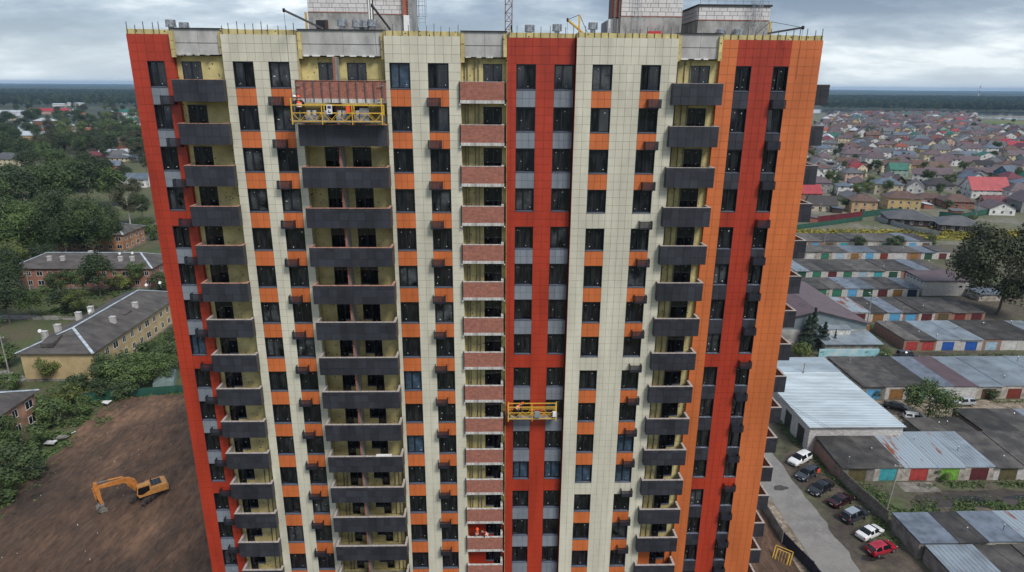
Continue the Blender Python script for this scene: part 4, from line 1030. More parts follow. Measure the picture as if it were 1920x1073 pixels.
for a in (1.1, .8):
    m = MB()
    for p, q in (((-a, -a*1.2), (a, -a*1.2)), ((a, -a*1.2), (a, a*1.2)), ((a, a*1.2), (-a, a*1.2)), ((-a, a*1.2), (-a, -a*1.2))): m.bar((*p, 0), (*q, 0), .09)
    m.build('yellow_bars', YEL, yf_)
for i in range(5): MB().bar((-.7+.35*i, -.96, .05), (-.7+.35*i, .96, .05), .03).build('rod', YEL, yf_)
TIMB = mat('bleached_timber', (.45, .40, .33), .8, .2, 4)
for i, (x, y) in enumerate(((63.1, 31.5), (62.9, 30.0), (63.3, 28.4))):
    tp = thing('timber_pile', ('topmost', 'middle', 'lowest')[i]+' of three small piles of bleached timber on the sandy verge', 'timber', (x, y, .1), 0, 'timber piles on the sandy verge')
    for j in range(4): MB().bar((-.8, 0, 0), (.8, .1*j, .02), .10).build('timber', TIMB, tp, (.2*j, .1*j, .03*j), R(rnd.uniform(0, 180)))

# ------------------------------------------------------------------ garages
FELT = mat('black_roofing_felt', (.036, .034, .034), .8, .3, .35, objvar=.35, bump=.6, col2=(.095, .088, .08), space='World', detail=9, lo=.42, hi=.68)
SLATE = mat('grey_slate_roof', (.120, .115, .108), .85, .25, .5, objvar=.3, bump=.6, col2=(.06, .052, .048), space='World', detail=9)
TINL = mat('pale_blue_roof_metal', (.33, .39, .44), .36, .12, .35, metal=.25, objvar=.14, space='World', detail=9, col2=(.22, .25, .28))
TINR = mat('rusting_roof_metal', (.34, .40, .45), .4, .1, .45, metal=.2, objvar=.06, col2=(.26, .09, .04), stretch=(1.6, .35, 1), lo=.55, hi=.61, space='World', detail=8)
TINB = mat('blue_grey_roof_metal', (.12, .145, .18), .45, .2, .6, objvar=.3, space='World', detail=9)
PURP = mat('purple_brown_roof_metal', (.105, .070, .078), .5, .12, .5, objvar=.08)
RUSTR = mat('brick_red_roof', (.28, .09, .05), .8, .2, 1)
ROOFS = {'f': FELT, 's': SLATE, 't': TINL, 'r': TINR, 'b': TINB, 'p': PURP, 'o': RUSTR}
DC = {'teal': (.05, .30, .34), 'red': (.36, .05, .045), 'green': (.035, .16, .10), 'lime': (.16, .36, .05), 'maroon': (.10, .022, .025), 'brown': (.11, .065, .04), 'olive': (.10, .085, .04), 'sky': (.10, .32, .55), 'pale': (.30, .42, .50), 'blue': (.02, .09, .36), 'ochre': (.24, .12, .04), 'white': (.50, .50, .48), 'pink': (.55, .33, .36), 'mint': (.28, .42, .37), 'dgreen': (.02, .07, .045), 'navy': (.02, .035, .07), 'dred': (.17, .03, .02)}
DM = {k: mat(k+'_door_paint', v, .55, .12, 1.2, objvar=.05) for k, v in DC.items()}
GWALL = [brick_mat('garage_red_brick', (.30, .13, .09), (.22, .09, .06), (.28, .24, .2)), brick_mat('garage_white_brick', (.66, .64, .61), (.50, .48, .46), (.20, .19, .185), w=.5, h=.22, ms=.03), CONCD, mat('pale_plaster', (.46, .43, .38), .9, .3, .7, col2=(.2, .17, .14))]
DOORM = {}
def garage_row(label, x0, y0, depth, bays, h=2.7, wall=0, hb=None, front=-1, rname='garage_row', step=True):
    o = thing(rname, label, 'garages', (x0, y0, 0)); x = 0; hb = h-.1 if hb is None else hb; total = sum(b[0] for b in bays)
    w_ = MB(); w_.box(0.02, total-.02, .12, depth-.05, 0, min(h, hb)-.35); w_.build('wall', GWALL[wall], o)
    for i, b in enumerate(bays):
        w, rc, dc = b[:3]; dz = rnd.uniform(-.16, .12) if step else 0; y_f = rnd.uniform(-.15, .15)
        r = MB(); r.prism([(y_f-.25, h+dz-.14), (y_f-.25, h+dz), (depth+.1, hb+dz), (depth+.1, hb+dz-.14)], 'x', .012, w-.012)
        rf = r.build('roof_section', ROOFS[rc], o, (x, 0, 0), fix=True)
        if rc in 'tr':
            s = MB(); sl = (hb-h)/(depth+.35)
            for j in range(int(w/.62)):
                xx = .3+.62*j; s.prism([(y_f-.2, h+dz+.0), (y_f-.2, h+dz+.035), (depth, hb+dz+.035), (depth, hb+dz)], 'x', xx, xx+.03)
            s.build('seam', ROOFS[rc], rf, kind='stuff', fix=True)
        if wall is not None:
            f = MB(); dw = min(w-1.1, 2.9); a = (w-dw)/2
            f.box(0.01, a, 0, .119, 0, h+dz-.15); f.box(a+dw, w-.01, 0, .119, 0, h+dz-.15); f.box(a, a+dw, .001, .119, 2.25, h+dz-.15)
            f.build('front_pier', GWALL[b[3] if len(b) > 3 else rnd.choice((wall, wall, 1, 3, 2))], o, (x, 0, 0))
            if dc:
                kk = round(dw, 2)
                if kk not in DOORM:
                    d = MB(); d.box(.02, kk/2-.015, 0, .05, .05, 2.22); d.box(kk/2+.015, kk-.02, 0, .05, .05, 2.22)
                    for j in range(4):
                        for (p, q) in ((.02, kk/2-.015), (kk/2+.015, kk-.02)): d.box(p, q, -.012, -.001, .35+.5*j, .39+.5*j)
                    DOORM[kk] = d
                put(DOORM[kk].mesh('garage_door', DM[dc]), 'garage_door', o, (x+a, .03, 0))
        if rnd.random() < .55:
            px_, py_ = x+rnd.uniform(.5, w-.5), rnd.uniform(1, depth-1); hh = rnd.uniform(.5, 1.4)
            MB().tube((0, 0, -.3), (0, 0, hh), .06, 6).build('stove_pipe', STEEL if rnd.random() < .5 else STUD, o, (px_, py_, min(h, hb)+dz))
            MB().tube((0, 0, 0), (0, 0, .10), .13, 6, .04).build('pipe_cap', STEEL, o, (px_, py_, min(h, hb)+dz+hh))
        x += w
    return o
garage_row('row of garages with turquoise, red and green doors beside the big metal-roofed garage', 77.5, 38.6, 9.7, [(5.6, 'f', 'olive', 2), (4.6, 'f', 'teal', 3), (5.3, 'r', 'red', 3), (4.8, 'r', 'lime', 3), (4.8, 't', 'maroon', 3), (4.7, 'f', 'olive', 1), (4.6, 'f', 'pink', 1), (4.6, 'f', 'teal', 1), (4.6, 's', 'brown')], 2.6, 0, 3.2)
# garages in the bottom right corner: roofs and the crumbling left wall
garage_row('garages in the bottom right corner with crumbling plaster side wall', 78.9, 21.0, 6.2, [(5.2, 'b', None), (4.0, 'f', None), (5.2, 'b', None), (5.0, 'r', None), (5, 's', None), (5, 'f', None)], 2.8, 2, 2.7)
garage_row('garages with pale metal roof cut by the bottom edge on the right', 79.4, 9.0, 11.6, [(6.4, 't', None), (5.2, 'f', None), (5.2, 's', None), (5.2, 'f', None), (5, 'f', None)], 2.5, 2, 2.5)
garage_row('dark felt roofs in the middle of the garage yard, right of the bush', 108.5, 48.6, 8.6, [(6.5, 'f', None), (5.0, 'f', None), (6.0, 't', None), (5.0, 't', None), (5.0, 'f', None)], 2.6, 0, 2.7)
garage_row('low dark roofs with dead moss below the round bush', 98.0, 48.6, 6.5, [(5.0, 's', None), (5.2, 'f', None)], 2.2, 2, 2.2)
garage_row('row of garages behind the silver estate car, blue door at its left', 96.3, 66.4, 14.4, [(5.0, 'f', 'sky', 2), (4.6, 'f', 'ochre'), (4.7, 'f', 'green'), (4.6, 'b', 'mint', 1), (4.8, 'p', 'white', 1), (5.2, 't', 'brown', 3), (5.4, 't', 'dred', 3), (5.4, 't', 'white', 3), (5, 't', 'brown', 1)], 3.0, 3, 3.1)
garage_row('brick garages with a pale roof over two bright blue doors', 120.4, 91.2, 12.6, [(3.9, 's', 'red', 0), (4.0, 'f', 'red', 0), (5.9, 't', 'blue', 1), (5.4, 't', 'blue', 1), (4.6, 'f', 'pale', 0), (5, 'f', 'white', 1), (5, 'f', 'sky'), (4.8, 't', 'maroon', 0)], 2.9, 0, 3.0)
garage_row('garages with maroon, ochre and light blue doors beyond the lamp post', 113.5, 111.0, 12.2, [(4.6, 'f', 'green'), (5.3, 'r', 'maroon', 1), (4.6, 'f', 'ochre', 1), (4.4, 'b', 'sky', 1), (4.4, 'f', 'sky'), (4.4, 'f', 'maroon', 1), (4.6, 'f', 'olive', 0), (4.6, 's', 'dred', 0), (4.6, 'f', 'maroon', 0)], 2.7, 0, 2.9)
garage_row('garages with green, light blue and dark blue doors left of the tall white block', 108.6, 132.4, 10.8, [(5.0, 't', 'navy'), (4.8, 'f', 'navy'), (4.8, 'f', 'green', 3), (4.6, 's', 'green', 1), (4.8, 'b', 'sky', 1), (4.6, 'b', 'dgreen', 1), (4.6, 'f', 'maroon', 1), (4.6, 'f', 'ochre', 1), (4.4, 'b', 'navy', 1)], 2.7, 1, 2.9)
garage_row('garages with green and pale blue doors in the middle of the far rows', 116.0, 151.8, 13.2, [(5.2, 's', 'green', 1), (5.0, 't', 'dgreen', 1), (5.2, 'f', 'green', 1), (5.2, 'f', 'maroon', 1), (5.0, 's', 'green', 1), (5.2, 's', 'pale', 1), (5.0, 's', 'teal', 1), (5.2, 'f', 'dgreen', 1), (5.0, 'f', 'maroon', 0), (5, 'b', 'brown'), (5, 'f', 'green')], 2.7, 1, 2.9)
garage_row('garages with teal, green and sky blue doors, second row from the weeds', 130.0, 176.2, 9.0, [(5.6, 'f', 'teal', 0), (5.4, 's', 'white', 3), (5.4, 's', 'green', 3), (5.6, 'f', 'pale', 1), (5.6, 'b', 'ochre', 3), (5.4, 'b', 'sky', 1), (5.4, 'f', 'dred', 1), (5.8, 's', 'white', 1), (5.4, 's', 'ochre', 0), (5.4, 'b', 'dgreen', 1), (5.4, 'f', 'maroon', 1)], 2.8, 3, 3.0)
garage_row('farthest garages, under the weedy strip, with two sky blue doors', 134.0, 192.6, 13.0, [(5.2, 'f', 'maroon', 3), (5.8, 's', 'sky', 3), (5.8, 's', 'sky', 0), (5.6, 'f', 'brown'), (5.8, 'f', 'teal', 3), (5.6, 'f', 'dgreen', 1), (5.4, 's', 'white'), (5.4, 's', 'dgreen'), (5.4, 'f', 'ochre'), (5.4, 'b', 'sky', 1), (5.4, 'f', 'brown')], 3.0, 3, 3.2)

# big garage with corrugated metal roof and white brick walls
bg_ = thing('metal_roofed_garage', 'big garage with pale corrugated metal roof and white brick walls, right of the tower', 'garage', (76.4, 47.3, 0))
m = MB(); 
for (a, b) in ((0, 1.6), (4.2, 6.6), (9.2, 26)): m.box(0, .3, a, b, 0, 4.6)
m.box(0, .3, 1.6, 4.2, 3.4, 4.6); m.box(0, .3, 6.6, 9.2, 3.4, 4.6); m.box(.3, 16.2, 0, .3, 0, 4.7); m.box(15.9, 16.2, .3, 26, 0, 4.7); m.box(.3, 15.9, 25.7, 26, 0, 4.7)
m.build('wall', GWALL[1], bg_)
for a in (1.6, 6.6): MB().box(.12, .2, a+.01, a+2.59, .02, 3.39).build('garage_door', mat('dark_gate', (.03, .028, .027), .6), bg_)
r = MB()
for i in range(44):
    y = -.3+.6*i; r.prism([(y, 4.85), (y+.15, 4.85), (y+.2, 4.93), (y+.4, 4.93), (y+.45, 4.85), (y+.6, 4.85), (y+.6, 4.80), (y, 4.80)], 'x', -.3, 16.5)
r.build('corrugated_roof', mat('corrugated_pale_metal', (.40, .47, .515), .38, .12, .25, metal=.2, stretch=(.4, 1.4, 1)), bg_, fix=True)
MB().prism([(21.5, 4.94), (28.3, 4.94), (28.3, 5.25), (21.5, 5.10)], 'x', 3.2, 16.4).build('raised_roof', MATS['corrugated_pale_metal'], bg_, fix=True)
MB().box(-.32, 16.52, -.36, -.31, 4.7, 4.86).build('eaves_board', CONCD, bg_)

# hangar with purple roof, little building with pale roof, mural wall
hg = thing('hangar', 'long grey warehouse with purple-brown gable roof right beside the tower', 'building', (88, 96, 0))
H0, H1 = 5.2, 8.4
m = MB(); m.prism([(0, 0), (25.6, 0), (25.6, H0), (13, H1), (0, H0)], 'y', 0, 34); m.build('wall', mat('blue_grey_cladding', (.16, .20, .215), .7, .1, .4), hg, fix=True)
m = MB(); m.box(-.05, 25.65, -.05, .0, 0, 3.6); m.box(25.6, 25.65, .0, 34, 0, 3.6); m.build('plastered_base', mat('pale_render', (.36, .355, .34), .9, .25, .35), hg)
m = MB(); m.prism([(-.5, H0-.1), (13, H1+.02), (13, H1+.22), (-.5, H0+.1)], 'y', -.6, 34.6); m.prism([(13.001, H1+.02), (26.1, H0-.1), (26.1, H0+.1), (13.001, H1+.22)], 'y', -.6, 34.6); m.build('roof', PURP, hg, fix=True)
lb = thing('annex', 'small white annex with pale blue metal roof in front of the purple-roofed warehouse', 'building', (100.5, 89.6, 0))
MB().box(0, 12.8, 0, 6.2, 0, 2.6).build('wall', GWALL[3], lb)
m = MB(); m.prism([(-.7, 2.5), (-.7, 2.62), (6.4, 3.3), (6.4, 3.1)], 'x', -.5, 13.6); m.build('roof', TINL, lb, fix=True)
MB().box(1.8, 8.0, 4.2, 7.6, 2.9, 4.5).build('clerestory', CONCL, lb); m = MB(); m.prism([(4.0, 4.5), (4.0, 4.6), (7.9, 5.0), (7.9, 4.85)], 'x', 1.5, 8.3); m.build('clerestory_roof', TINL, lb, fix=True)
mw = thing('mural_wall', 'low wall painted with a turquoise sea mural below the conifers', 'wall', (98.2, 87.6, 0))
MB().box(0, 14.2, 0, .25, 0, 1.9).build('wall', mat('sea_mural', (.22, .50, .58), .8, .15, .4, col2=(.50, .60, .62)), mw)
PALM = mat('mural_green', (.05, .28, .20), .8)
for cx_ in (1.0, 11.6):
    m = MB(); m.add([(cx_-.05, -.006, .3), (cx_+.05, -.006, .3), (cx_+.1, -.006, 1.2), (cx_, -.006, 1.2)], [(0, 1, 2, 3)])
    for t in range(7):
        a = R(-20+t*36); m.add([(cx_+.05, -.006, 1.2), (cx_+.05+.9*math.cos(a), -.006, 1.2+.35*math.sin(a)), (cx_+.05+.8*math.cos(a+.25), -.006, 1.2+.35*math.sin(a+.3)-.1)], [(0, 1, 2)])
    m.build('painted_palm', PALM, mw)
wb = thing('white_block_building', 'tall white-brick block with mauve roof at the end of a garage row', 'building', (152.2, 133.2, 0))
MB().box(0, 14.0, 0, 9.2, 0, 4.6).build('wall', GWALL[1], wb); m = MB(); m.prism([(-.3, 4.6), (-.3, 4.8), (9.6, 5.4), (9.6, 5.2)], 'x', -.3, 14.3); m.build('roof', PURP, wb, fix=True)
for i in range(5): MB().box(-.06, -.002, .8+1.7*i, 1.5+1.7*i, 3.9, 4.3).build('window', BLACKM, wb)
MB().box(11, 12, -.06, -.002, 2.6, 3.2).build('window', BLACKM, wb)
kk_ = thing('kiosk', 'low shed with white lean-to roof between garages and the big tree', 'shed', (166.0, 128.0, 0)); MB().box(0, 7, 0, 4.5, 0, 2.1).build('wall', GWALL[3], kk_); m = MB(); m.prism([(-.4, 2.1), (-.4, 2.25), (4.9, 2.7), (4.9, 2.55)], 'x', -.4, 7.4); m.build('roof', TINB, kk_, fix=True)
# poles
POLE = mat('weathered_pole', (.30, .28, .25), .85, .2, 2)
def pole(x, y, h, label, lamp=True, lean=0):
    o = thing('street_pole', label, 'pole', (x, y, 0), (R(lean), R(lean), 0), 'utility poles')
    MB().tube((0, 0, 0), (0, 0, h), .15, 8, .09).build('shaft', POLE, o)
    MB().box(-.7, .7, -.05, .05, h-.5, h-.4).build('crossarm', POLE, o)
    for s in (-.6, 0, .6): MB().tube((s, 0, h-.4), (s, 0, h-.22), .05, 6).build('insulator', WHITE, o)
    if lamp: MB().bar((0, 0, h-.3), (-.9, -.3, h+.2), .06).build('lamp_arm', STEEL, o); MB().box(-1.25, -.8, -.42, -.22, h+.15, h+.27).build('lamp_head', WHITE, o)
pole(80.6, 30.8, 8.5, 'leaning pole at the corner of the concrete fence', False, 2)
for (px_, py_, h, lb_, lp) in ((1625, 610, 9, 'street lamp pole by the ochre bin behind the hangar', True), (1543, 470, 8, 'pole in front of the farthest sky blue garage door', True), (1637, 470, 9, 'lamp pole before the teal open garage', True), (1619, 402, 9, 'pale pole in front of the light orange house', False), (1535, 412, 8, 'pole at the maroon fence', False), (1705, 402, 8, 'pale pole behind the dark pavilion', False), (1722, 405, 9, 'second pale pole behind the dark pavilion', False), (1828, 415, 12, 'tall pale pole right of the dark pavilions', False), (1872, 400, 9, 'pole among yellow weeds at right', False), (1500, 740, 7, 'dark thin pole on the felt roofs', False), (1737, 535, 8, 'pole next to the white-brick block', True), (18, 703, 9, 'grey street pole at the far left beside the path', False), (245, 425, 11, 'white concrete pole below the sparse birch', False), (60, 560, 8, 'pole behind the yellow apartment house', False)):
    g = ground_at(px_, py_); pole(g.x, g.y, h, lb_, lp)
# power lines over the yard
m = MB(); P = [Vector((80.6, 30.8, 8.0)), Vector((70, 95, 8.5)), Vector((118, 106, 8.6))]
for a, b in ((P[0], Vector((62, 78, 9))), (P[0], Vector((84, 4, 8))), (P[0]+Vector((.5, 0, 0)), Vector((63, 78, 9)))):
    pr = a
    for i in range(1, 17):
        t = i/16; q = a.lerp(b, t)-Vector((0, 0, 4*.9*t*(1-t))); m.bar(pr, q, .03); pr = q
o = m.build('power_line', BLACKM); tag(o, 'thin black overhead wires across the pale metal roof', 'wire')
bn_ = thing('bin', 'ochre metal bin at the corner of the warehouse', 'bin', tuple(ground_at(1624, 622))); MB().box(-.5, .5, -.5, .5, .2, 1.6).build('body', DM['ochre'], bn_); MB().box(-.55, .55, -.55, .55, 1.6, 1.7).build('lid', DM['ochre'], bn_)
# ------------------------------------------------------------------ two-storey apartment houses on the left
PANEGL = mat('house_window_glass', (.02, .024, .03), .1, .4, .3)
def hip_roof(m, x0, x1, y0, y1, z, rise, over=.6, mi=0, t=.12):
    x0 -= over; x1 += over; y0 -= over; y1 += over; w, d = x1-x0, y1-y0; k = min(w, d)/2
    if w >= d: a, b = (x0+k*.9, (y0+y1)/2), (x1-k*.9, (y0+y1)/2)
    else: a, b = ((x0+x1)/2, y0+k*.9), ((x0+x1)/2, y1-k*.9)
    vs = [(x0, y0, z), (x1, y0, z), (x1, y1, z), (x0, y1, z), (a[0], a[1], z+rise), (b[0], b[1], z+rise), (x0, y0, z-t), (x1, y0, z-t), (x1, y1, z-t), (x0, y1, z-t)]
    if w >= d: fs = [(0, 1, 5, 4), (1, 2, 5), (2, 3, 4, 5), (3, 0, 4)]
    else: fs = [(0, 1, 4), (1, 2, 5, 4), (2, 3, 5), (3, 0, 4, 5)]
    fs += [(0, 6, 7, 1), (1, 7, 8, 2), (2, 8, 9, 3), (3, 9, 6, 0), (6, 9, 8, 7)]
    m.add(vs, fs, mi); return [Vector(v) for v in vs]
def gable_roof(m, x0, x1, y0, y1, z, rise, over=.5, mi=0, t=.14):
    """ridge along x"""
    ym = (y0+y1)/2; s = rise/((y1-y0)/2); ov = over
    for sgn, ye in ((-1, y0-ov), (1, y1+ov)):
        ze = z-s*ov
        m.add([(x0-ov, ye, ze), (x1+ov, ye, ze), (x1+ov, ym, z+rise), (x0-ov, ym, z+rise), (x0-ov, ye, ze+t), (x1+ov, ye, ze+t), (x1+ov, ym, z+rise+t), (x0-ov, ym, z+rise+t)],
              [(0, 3, 2, 1), (4, 5, 6, 7), (0, 1, 5, 4), (1, 2, 6, 5), (2, 3, 7, 6), (3, 0, 4, 7)] if sgn < 0 else [(0, 1, 2, 3), (4, 7, 6, 5), (0, 4, 5, 1), (1, 5, 6, 2), (2, 6, 7, 3), (3, 7, 4, 0)], mi)
WINC = {}
def house_window(par, x, y, z, ang, w=1.3, h=1.4, sub=True):
    """white-framed window standing 3 cm proud of a wall; ang is the wall's outward direction"""
    key = (w, h)
    if key not in WINC:
        f = MB(); f.box(-w/2-.07, -w/2, -.05, .03, -h/2-.07, h/2+.07); f.box(w/2, w/2+.07, -.05, .03, -h/2-.07, h/2+.07); f.box(-w/2, w/2, -.05, .03, h/2, h/2+.07); f.box(-w/2, w/2, -.10, .03, -h/2-.09, -h/2); f.box(-.035, .035, -.045, .02, -h/2, h/2)
        WINC[key] = (f.mesh('window', WHITE), MB().add([(-w/2, -.02, -h/2), (w/2, -.02, -h/2), (w/2, -.02, h/2), (-w/2, -.02, h/2)], [(0, 1, 2, 3)]).mesh('pane', PANEGL))
    o = put(WINC[key][0], 'window', par, (x, y, z), ang); put(WINC[key][1], 'pane', o); return o
OLDROOF = mat('weathered_slate_sheets', (.105, .096, .09), .85, .25, .5, col2=(.05, .045, .044), bump=.7, stretch=(.5, 1.2, 1), detail=9)
RIDGE = mat('pale_ridge_metal', (.42, .48, .54), .45, .2, 1)
def apartment(label, x0, x1, y0, y1, wallm, sides, roofm=OLDROOF, chim=(), rise=3.0, gaps=(), name='apartment_house', dishes=()):
    o = thing(name, label, 'house', (x0, y0, 0)); W, D = x1-x0, y1-y0
    MB().box(0, W, 0, D, 0, 6.4).build('wall', wallm, o); MB().box(-.06, W+.06, -.06, D+.06, 0, .55).build('plinth', CONCD, o)
    m = MB(); v = hip_roof(m, 0, W, 0, D, 6.5, rise); rf = m.build('roof', roofm, o)
    r = MB(); 
    for a, b in ((0, 4), (1, 4 if W < D else 5), (4, 5), (3, 5 if W < D else 4), (2, 5)): r.bar(v[a]+Vector((0, 0, .05)), v[b]+Vector((0, 0, .05)), .55, .06)
    r.build('ridge_flashing', RIDGE, rf)
    for (cx_, cy_) in chim:
        k = thing_child(rf, 'chimney', (cx_, cy_, 0)); zz_ = 6.6+rise*.5
        MB().box(-.55, .55, -.4, .4, zz_-1.0, zz_+1.1).build('stack', GWALL[1], k); MB().box(-.62, .62, -.47, .47, zz_+1.1, zz_+1.25).build('cap', CONCL, k)
    for (cx_, cy_) in dishes:
        MB().tube((cx_, cy_, 8.5), (cx_, cy_, 10), .04, 6).build('dish_mast', STEEL, rf); MB().tube((cx_, cy_-.1, 10), (cx_, cy_-.22, 10.05), .38, 12).build('satellite_dish', WHITE, rf)
    for s in sides:
        n = int((W if s in 'SN' else D)/3.1)
        for i in range(n):
            t = (i+.5)/n
            for z in (1.9, 4.8):
                if (s, i, z > 3) in gaps: continue
                w = 1.7 if i % 4 == 2 else 1.15
                if s == 'S': house_window(o, W*t, 0, z, 0, w)
                if s == 'E': house_window(o, W, D*t, z, R(90), w)
                if s == 'N': house_window(o, W*t, D, z, R(180), w)
                if s == 'W': house_window(o, 0, D*t, z, R(-90), w)
    return o, rf
def thing_child(p, name, loc):
    o = bpy.data.objects.new(name, None); COL.objects.link(o); o.parent = p; o.location = loc; o.empty_display_size = .2; return o
YW = mat('stained_yellow_render', (.50, .385, .20), .9, .2, .35, col2=(.36, .27, .15), bump=.3, detail=8)
PINKW = mat('pink_brick_wall', (.40, .22, .15), .9, .2, .5); ORW = mat('orange_brick_wall', (.38, .19, .10), .9, .2, .5); RBW = brick_mat('old_red_brick', (.36, .14, .09), (.28, .11, .07), (.25, .15, .12))
a1, r1 = apartment('yellow two-storey apartment house with pale ridge strips, end wall to the camera', -75.8, -61.1, 76.3, 116, YW, 'EW', chim=[(11.5, 14), (11.2, 24), (2.2, 5), (2.4, 9), (2.0, 17), (2.4, 21)], dishes=[(2.6, 3.5), (5.5, 16), (8, 36), (10.5, 38)])
for (x, y, w, ang) in ((5.2, 2.0, 2.6, 0), (10.5, 20, 3.0, R(90)), (9.2, 12, 1.2, R(90))):
    d = thing_child(r1, 'dormer', (x, y, 7.3)); d.rotation_euler[2] = ang
    m = MB(); m.prism([(-1.2, .05), (-1.2, .9), (2.2, 1.55), (2.2, 1.4)], 'x', -w/2, w/2); m.build('dormer_roof', OLDROOF, d, fix=True); MB().box(-w/2+.2, w/2-.2, -.9, 1.2, -.3, .75).build('dormer_wall', mat('dark_dormer', (.03, .035, .04), .7), d)
apartment('long red-brick two-storey house with grey roof behind the bushes', -123, -81.5, 140.6, 155, RBW, 'SE', chim=[(9.5, 3.4), (13.5, 3.4), (31, 3.2), (34.5, 3.3), (18, 10)], dishes=[(30.5, 4.2), (34, 4.8)])
apartment('orange brick house half hidden behind the tall willows', -152, -115, 186, 201, ORW, 'SE', chim=[(30, 8)])
apartment('pink brick house with creeper on its wall at the left edge', -78, -61, 34, 58.6, PINKW, 'E', chim=[(9, 12)])
porch = thing('entrance_canopy', 'dark entrance canopy on the front of the red-brick house', 'canopy', (-110.2, 139.0, 0)); MB().box(-1.6, 1.6, -.6, 1.55, 2.4, 2.55).build('roof', ROOFBIT, porch); MB().box(-1.4, -1.2, -.5, -.3, 0, 2.4).build('post', POLE, porch); MB().box(1.2, 1.4, -.5, -.3, 0, 2.4).build('post', POLE, porch); MB().box(-1, 1, 1.45, 1.55, 0, 2.3).build('door', BLACKM, porch)
gh = thing('greenhouse', 'small translucent greenhouse beside the green fence', 'greenhouse', (-45.5, 72.6, 0), R(20)); m = MB(); m.prism([(-2, 0), (2, 0), (1.9, 1.4), (0, 2.4), (-1.9, 1.4)], 'y', 0, 6); m.build('glazing', mat('pale_polycarbonate', (.20, .27, .27), .35, .1, 1), gh, fix=True); MB().box(-2.05, 2.05, -.05, -.005, 0, .12).build('frame', STEEL, gh)
gh = thing('poly_tunnel', 'white arched tunnel greenhouse behind the yellow house hedge', 'greenhouse', (-52, 92, 0), R(10)); m = MB(); m.prism([(2.4*math.cos(R(t)), 2.3*math.sin(R(t))) for t in range(0, 181, 20)], 'y', 0, 9); m.build('cover', mat('white_film', (.6, .6, .57), .5, .1, 1), gh, fix=True); MB().box(-2.45, 2.45, 8.99, 9.05, 0, .15).build('frame', STEEL, gh)
DEB = mat('white_rubbish', (.6, .6, .6), .7, .2, 2)
for i, (px_, py_, lb_) in enumerate(((140, 812, 'white sheet of board dumped on the bank edge'), (96, 832, 'crumpled white sheeting on the soil bank'), (57, 879, 'pale blue tub lying at the edge of the bushes'), (118, 822, 'heap of grey rubble on the bank'), (202, 757, 'white roof sheet leaning by the hedge at the green fence'))):
    g = ground_at(px_, py_, .5)
    m = MB(); 
    for j in range(5 if i in (1, 3) else 1): m.add([(rnd.uniform(-.3, .3)+a, rnd.uniform(-.3, .3)+b, rnd.uniform(.1, .5)) for a, b in ((-.7, -.5), (.7, -.5), (.7, .5), (-.7, .5))]+[(0, 0, 0)], [(0, 1, 2, 3), (0, 1, 4), (1, 2, 4), (2, 3, 4), (3, 0, 4)])
    o = m.build(('board', 'plastic_sheeting', 'tub', 'rubble_heap', 'roof_sheet')[i], DEB if i != 3 else CONCD, None, g); tag(o, lb_, 'debris')
# small litter strewn on the soil
m = MB()
for i in range(60):
    x, y = rnd.uniform(-48, -5), rnd.uniform(0, 62)
    if x < -50+ (y-30)*.0: continue
    s = rnd.uniform(.03, .09); z = .72; a = rnd.uniform(0, 3)
    m.add([(x, y, z-.3), (x+s*2*math.cos(a), y+s*2*math.sin(a), z-.25), (x+s*.5, y+s*2, z-.2), (x+s*.4, y+s*.6, z+.05)], [(0, 1, 3), (1, 2, 3), (2, 0, 3)])
m.build('site_litter', DEB, kind='stuff')

# ------------------------------------------------------------------ houses of the village on the right and the town on the left
WALLC = {'white': (.62, .61, .59), 'cream': (.55, .47, .33), 'yellow': (.50, .36, .16), 'grey': (.30, .29, .28), 'pink': (.48, .32, .26), 'brick': (.27, .11, .07), 'mint': (.26, .36, .31), 'blue': (.06, .16, .22), 'orange': (.52, .34, .18), 'timber': (.05, .03, .025)}
ROOFC = {'mauve': (.115, .080, .088), 'brown': (.11, .065, .05), 'maroon': (.125, .028, .036), 'red': (.30, .028, .036), 'green': (.02, .12, .085), 'slate-blue': (.10, .13, .17), 'grey': (.10, .10, .105), 'black': (.03, .025, .025), 'rust-orange': (.28, .075, .04), 'pale': (.42, .46, .50)}
WM = {k: mat(k+'_house_wall', v, .85, .12, .35, objvar=.08) for k, v in WALLC.items()}
RM = {k: mat(k+'_house_roof', v, .5, .12, .3, objvar=.12) for k, v in ROOFC.items()}
HN = {}
def hmesh(kind, w, d, h, rise, wk, rk):
    wall = MB(); roof = MB()
    if kind == 'hip': wall.box(0, w, 0, d, 0, h); hip_roof(roof, 0, w, 0, d, h, rise)
    else:
        wall.prism([(0, 0), (d, 0), (d, h), (d/2, h+rise), (0, h)], 'x', 0, w); gable_roof(roof, 0, w, 0, d, h, rise)
    return wall.mesh('wall', WM[wk], fix=True), roof.mesh('roof', RM[rk])
HOUSES = []
BAND = mat('far_window_dark', (.03, .03, .035), .3)
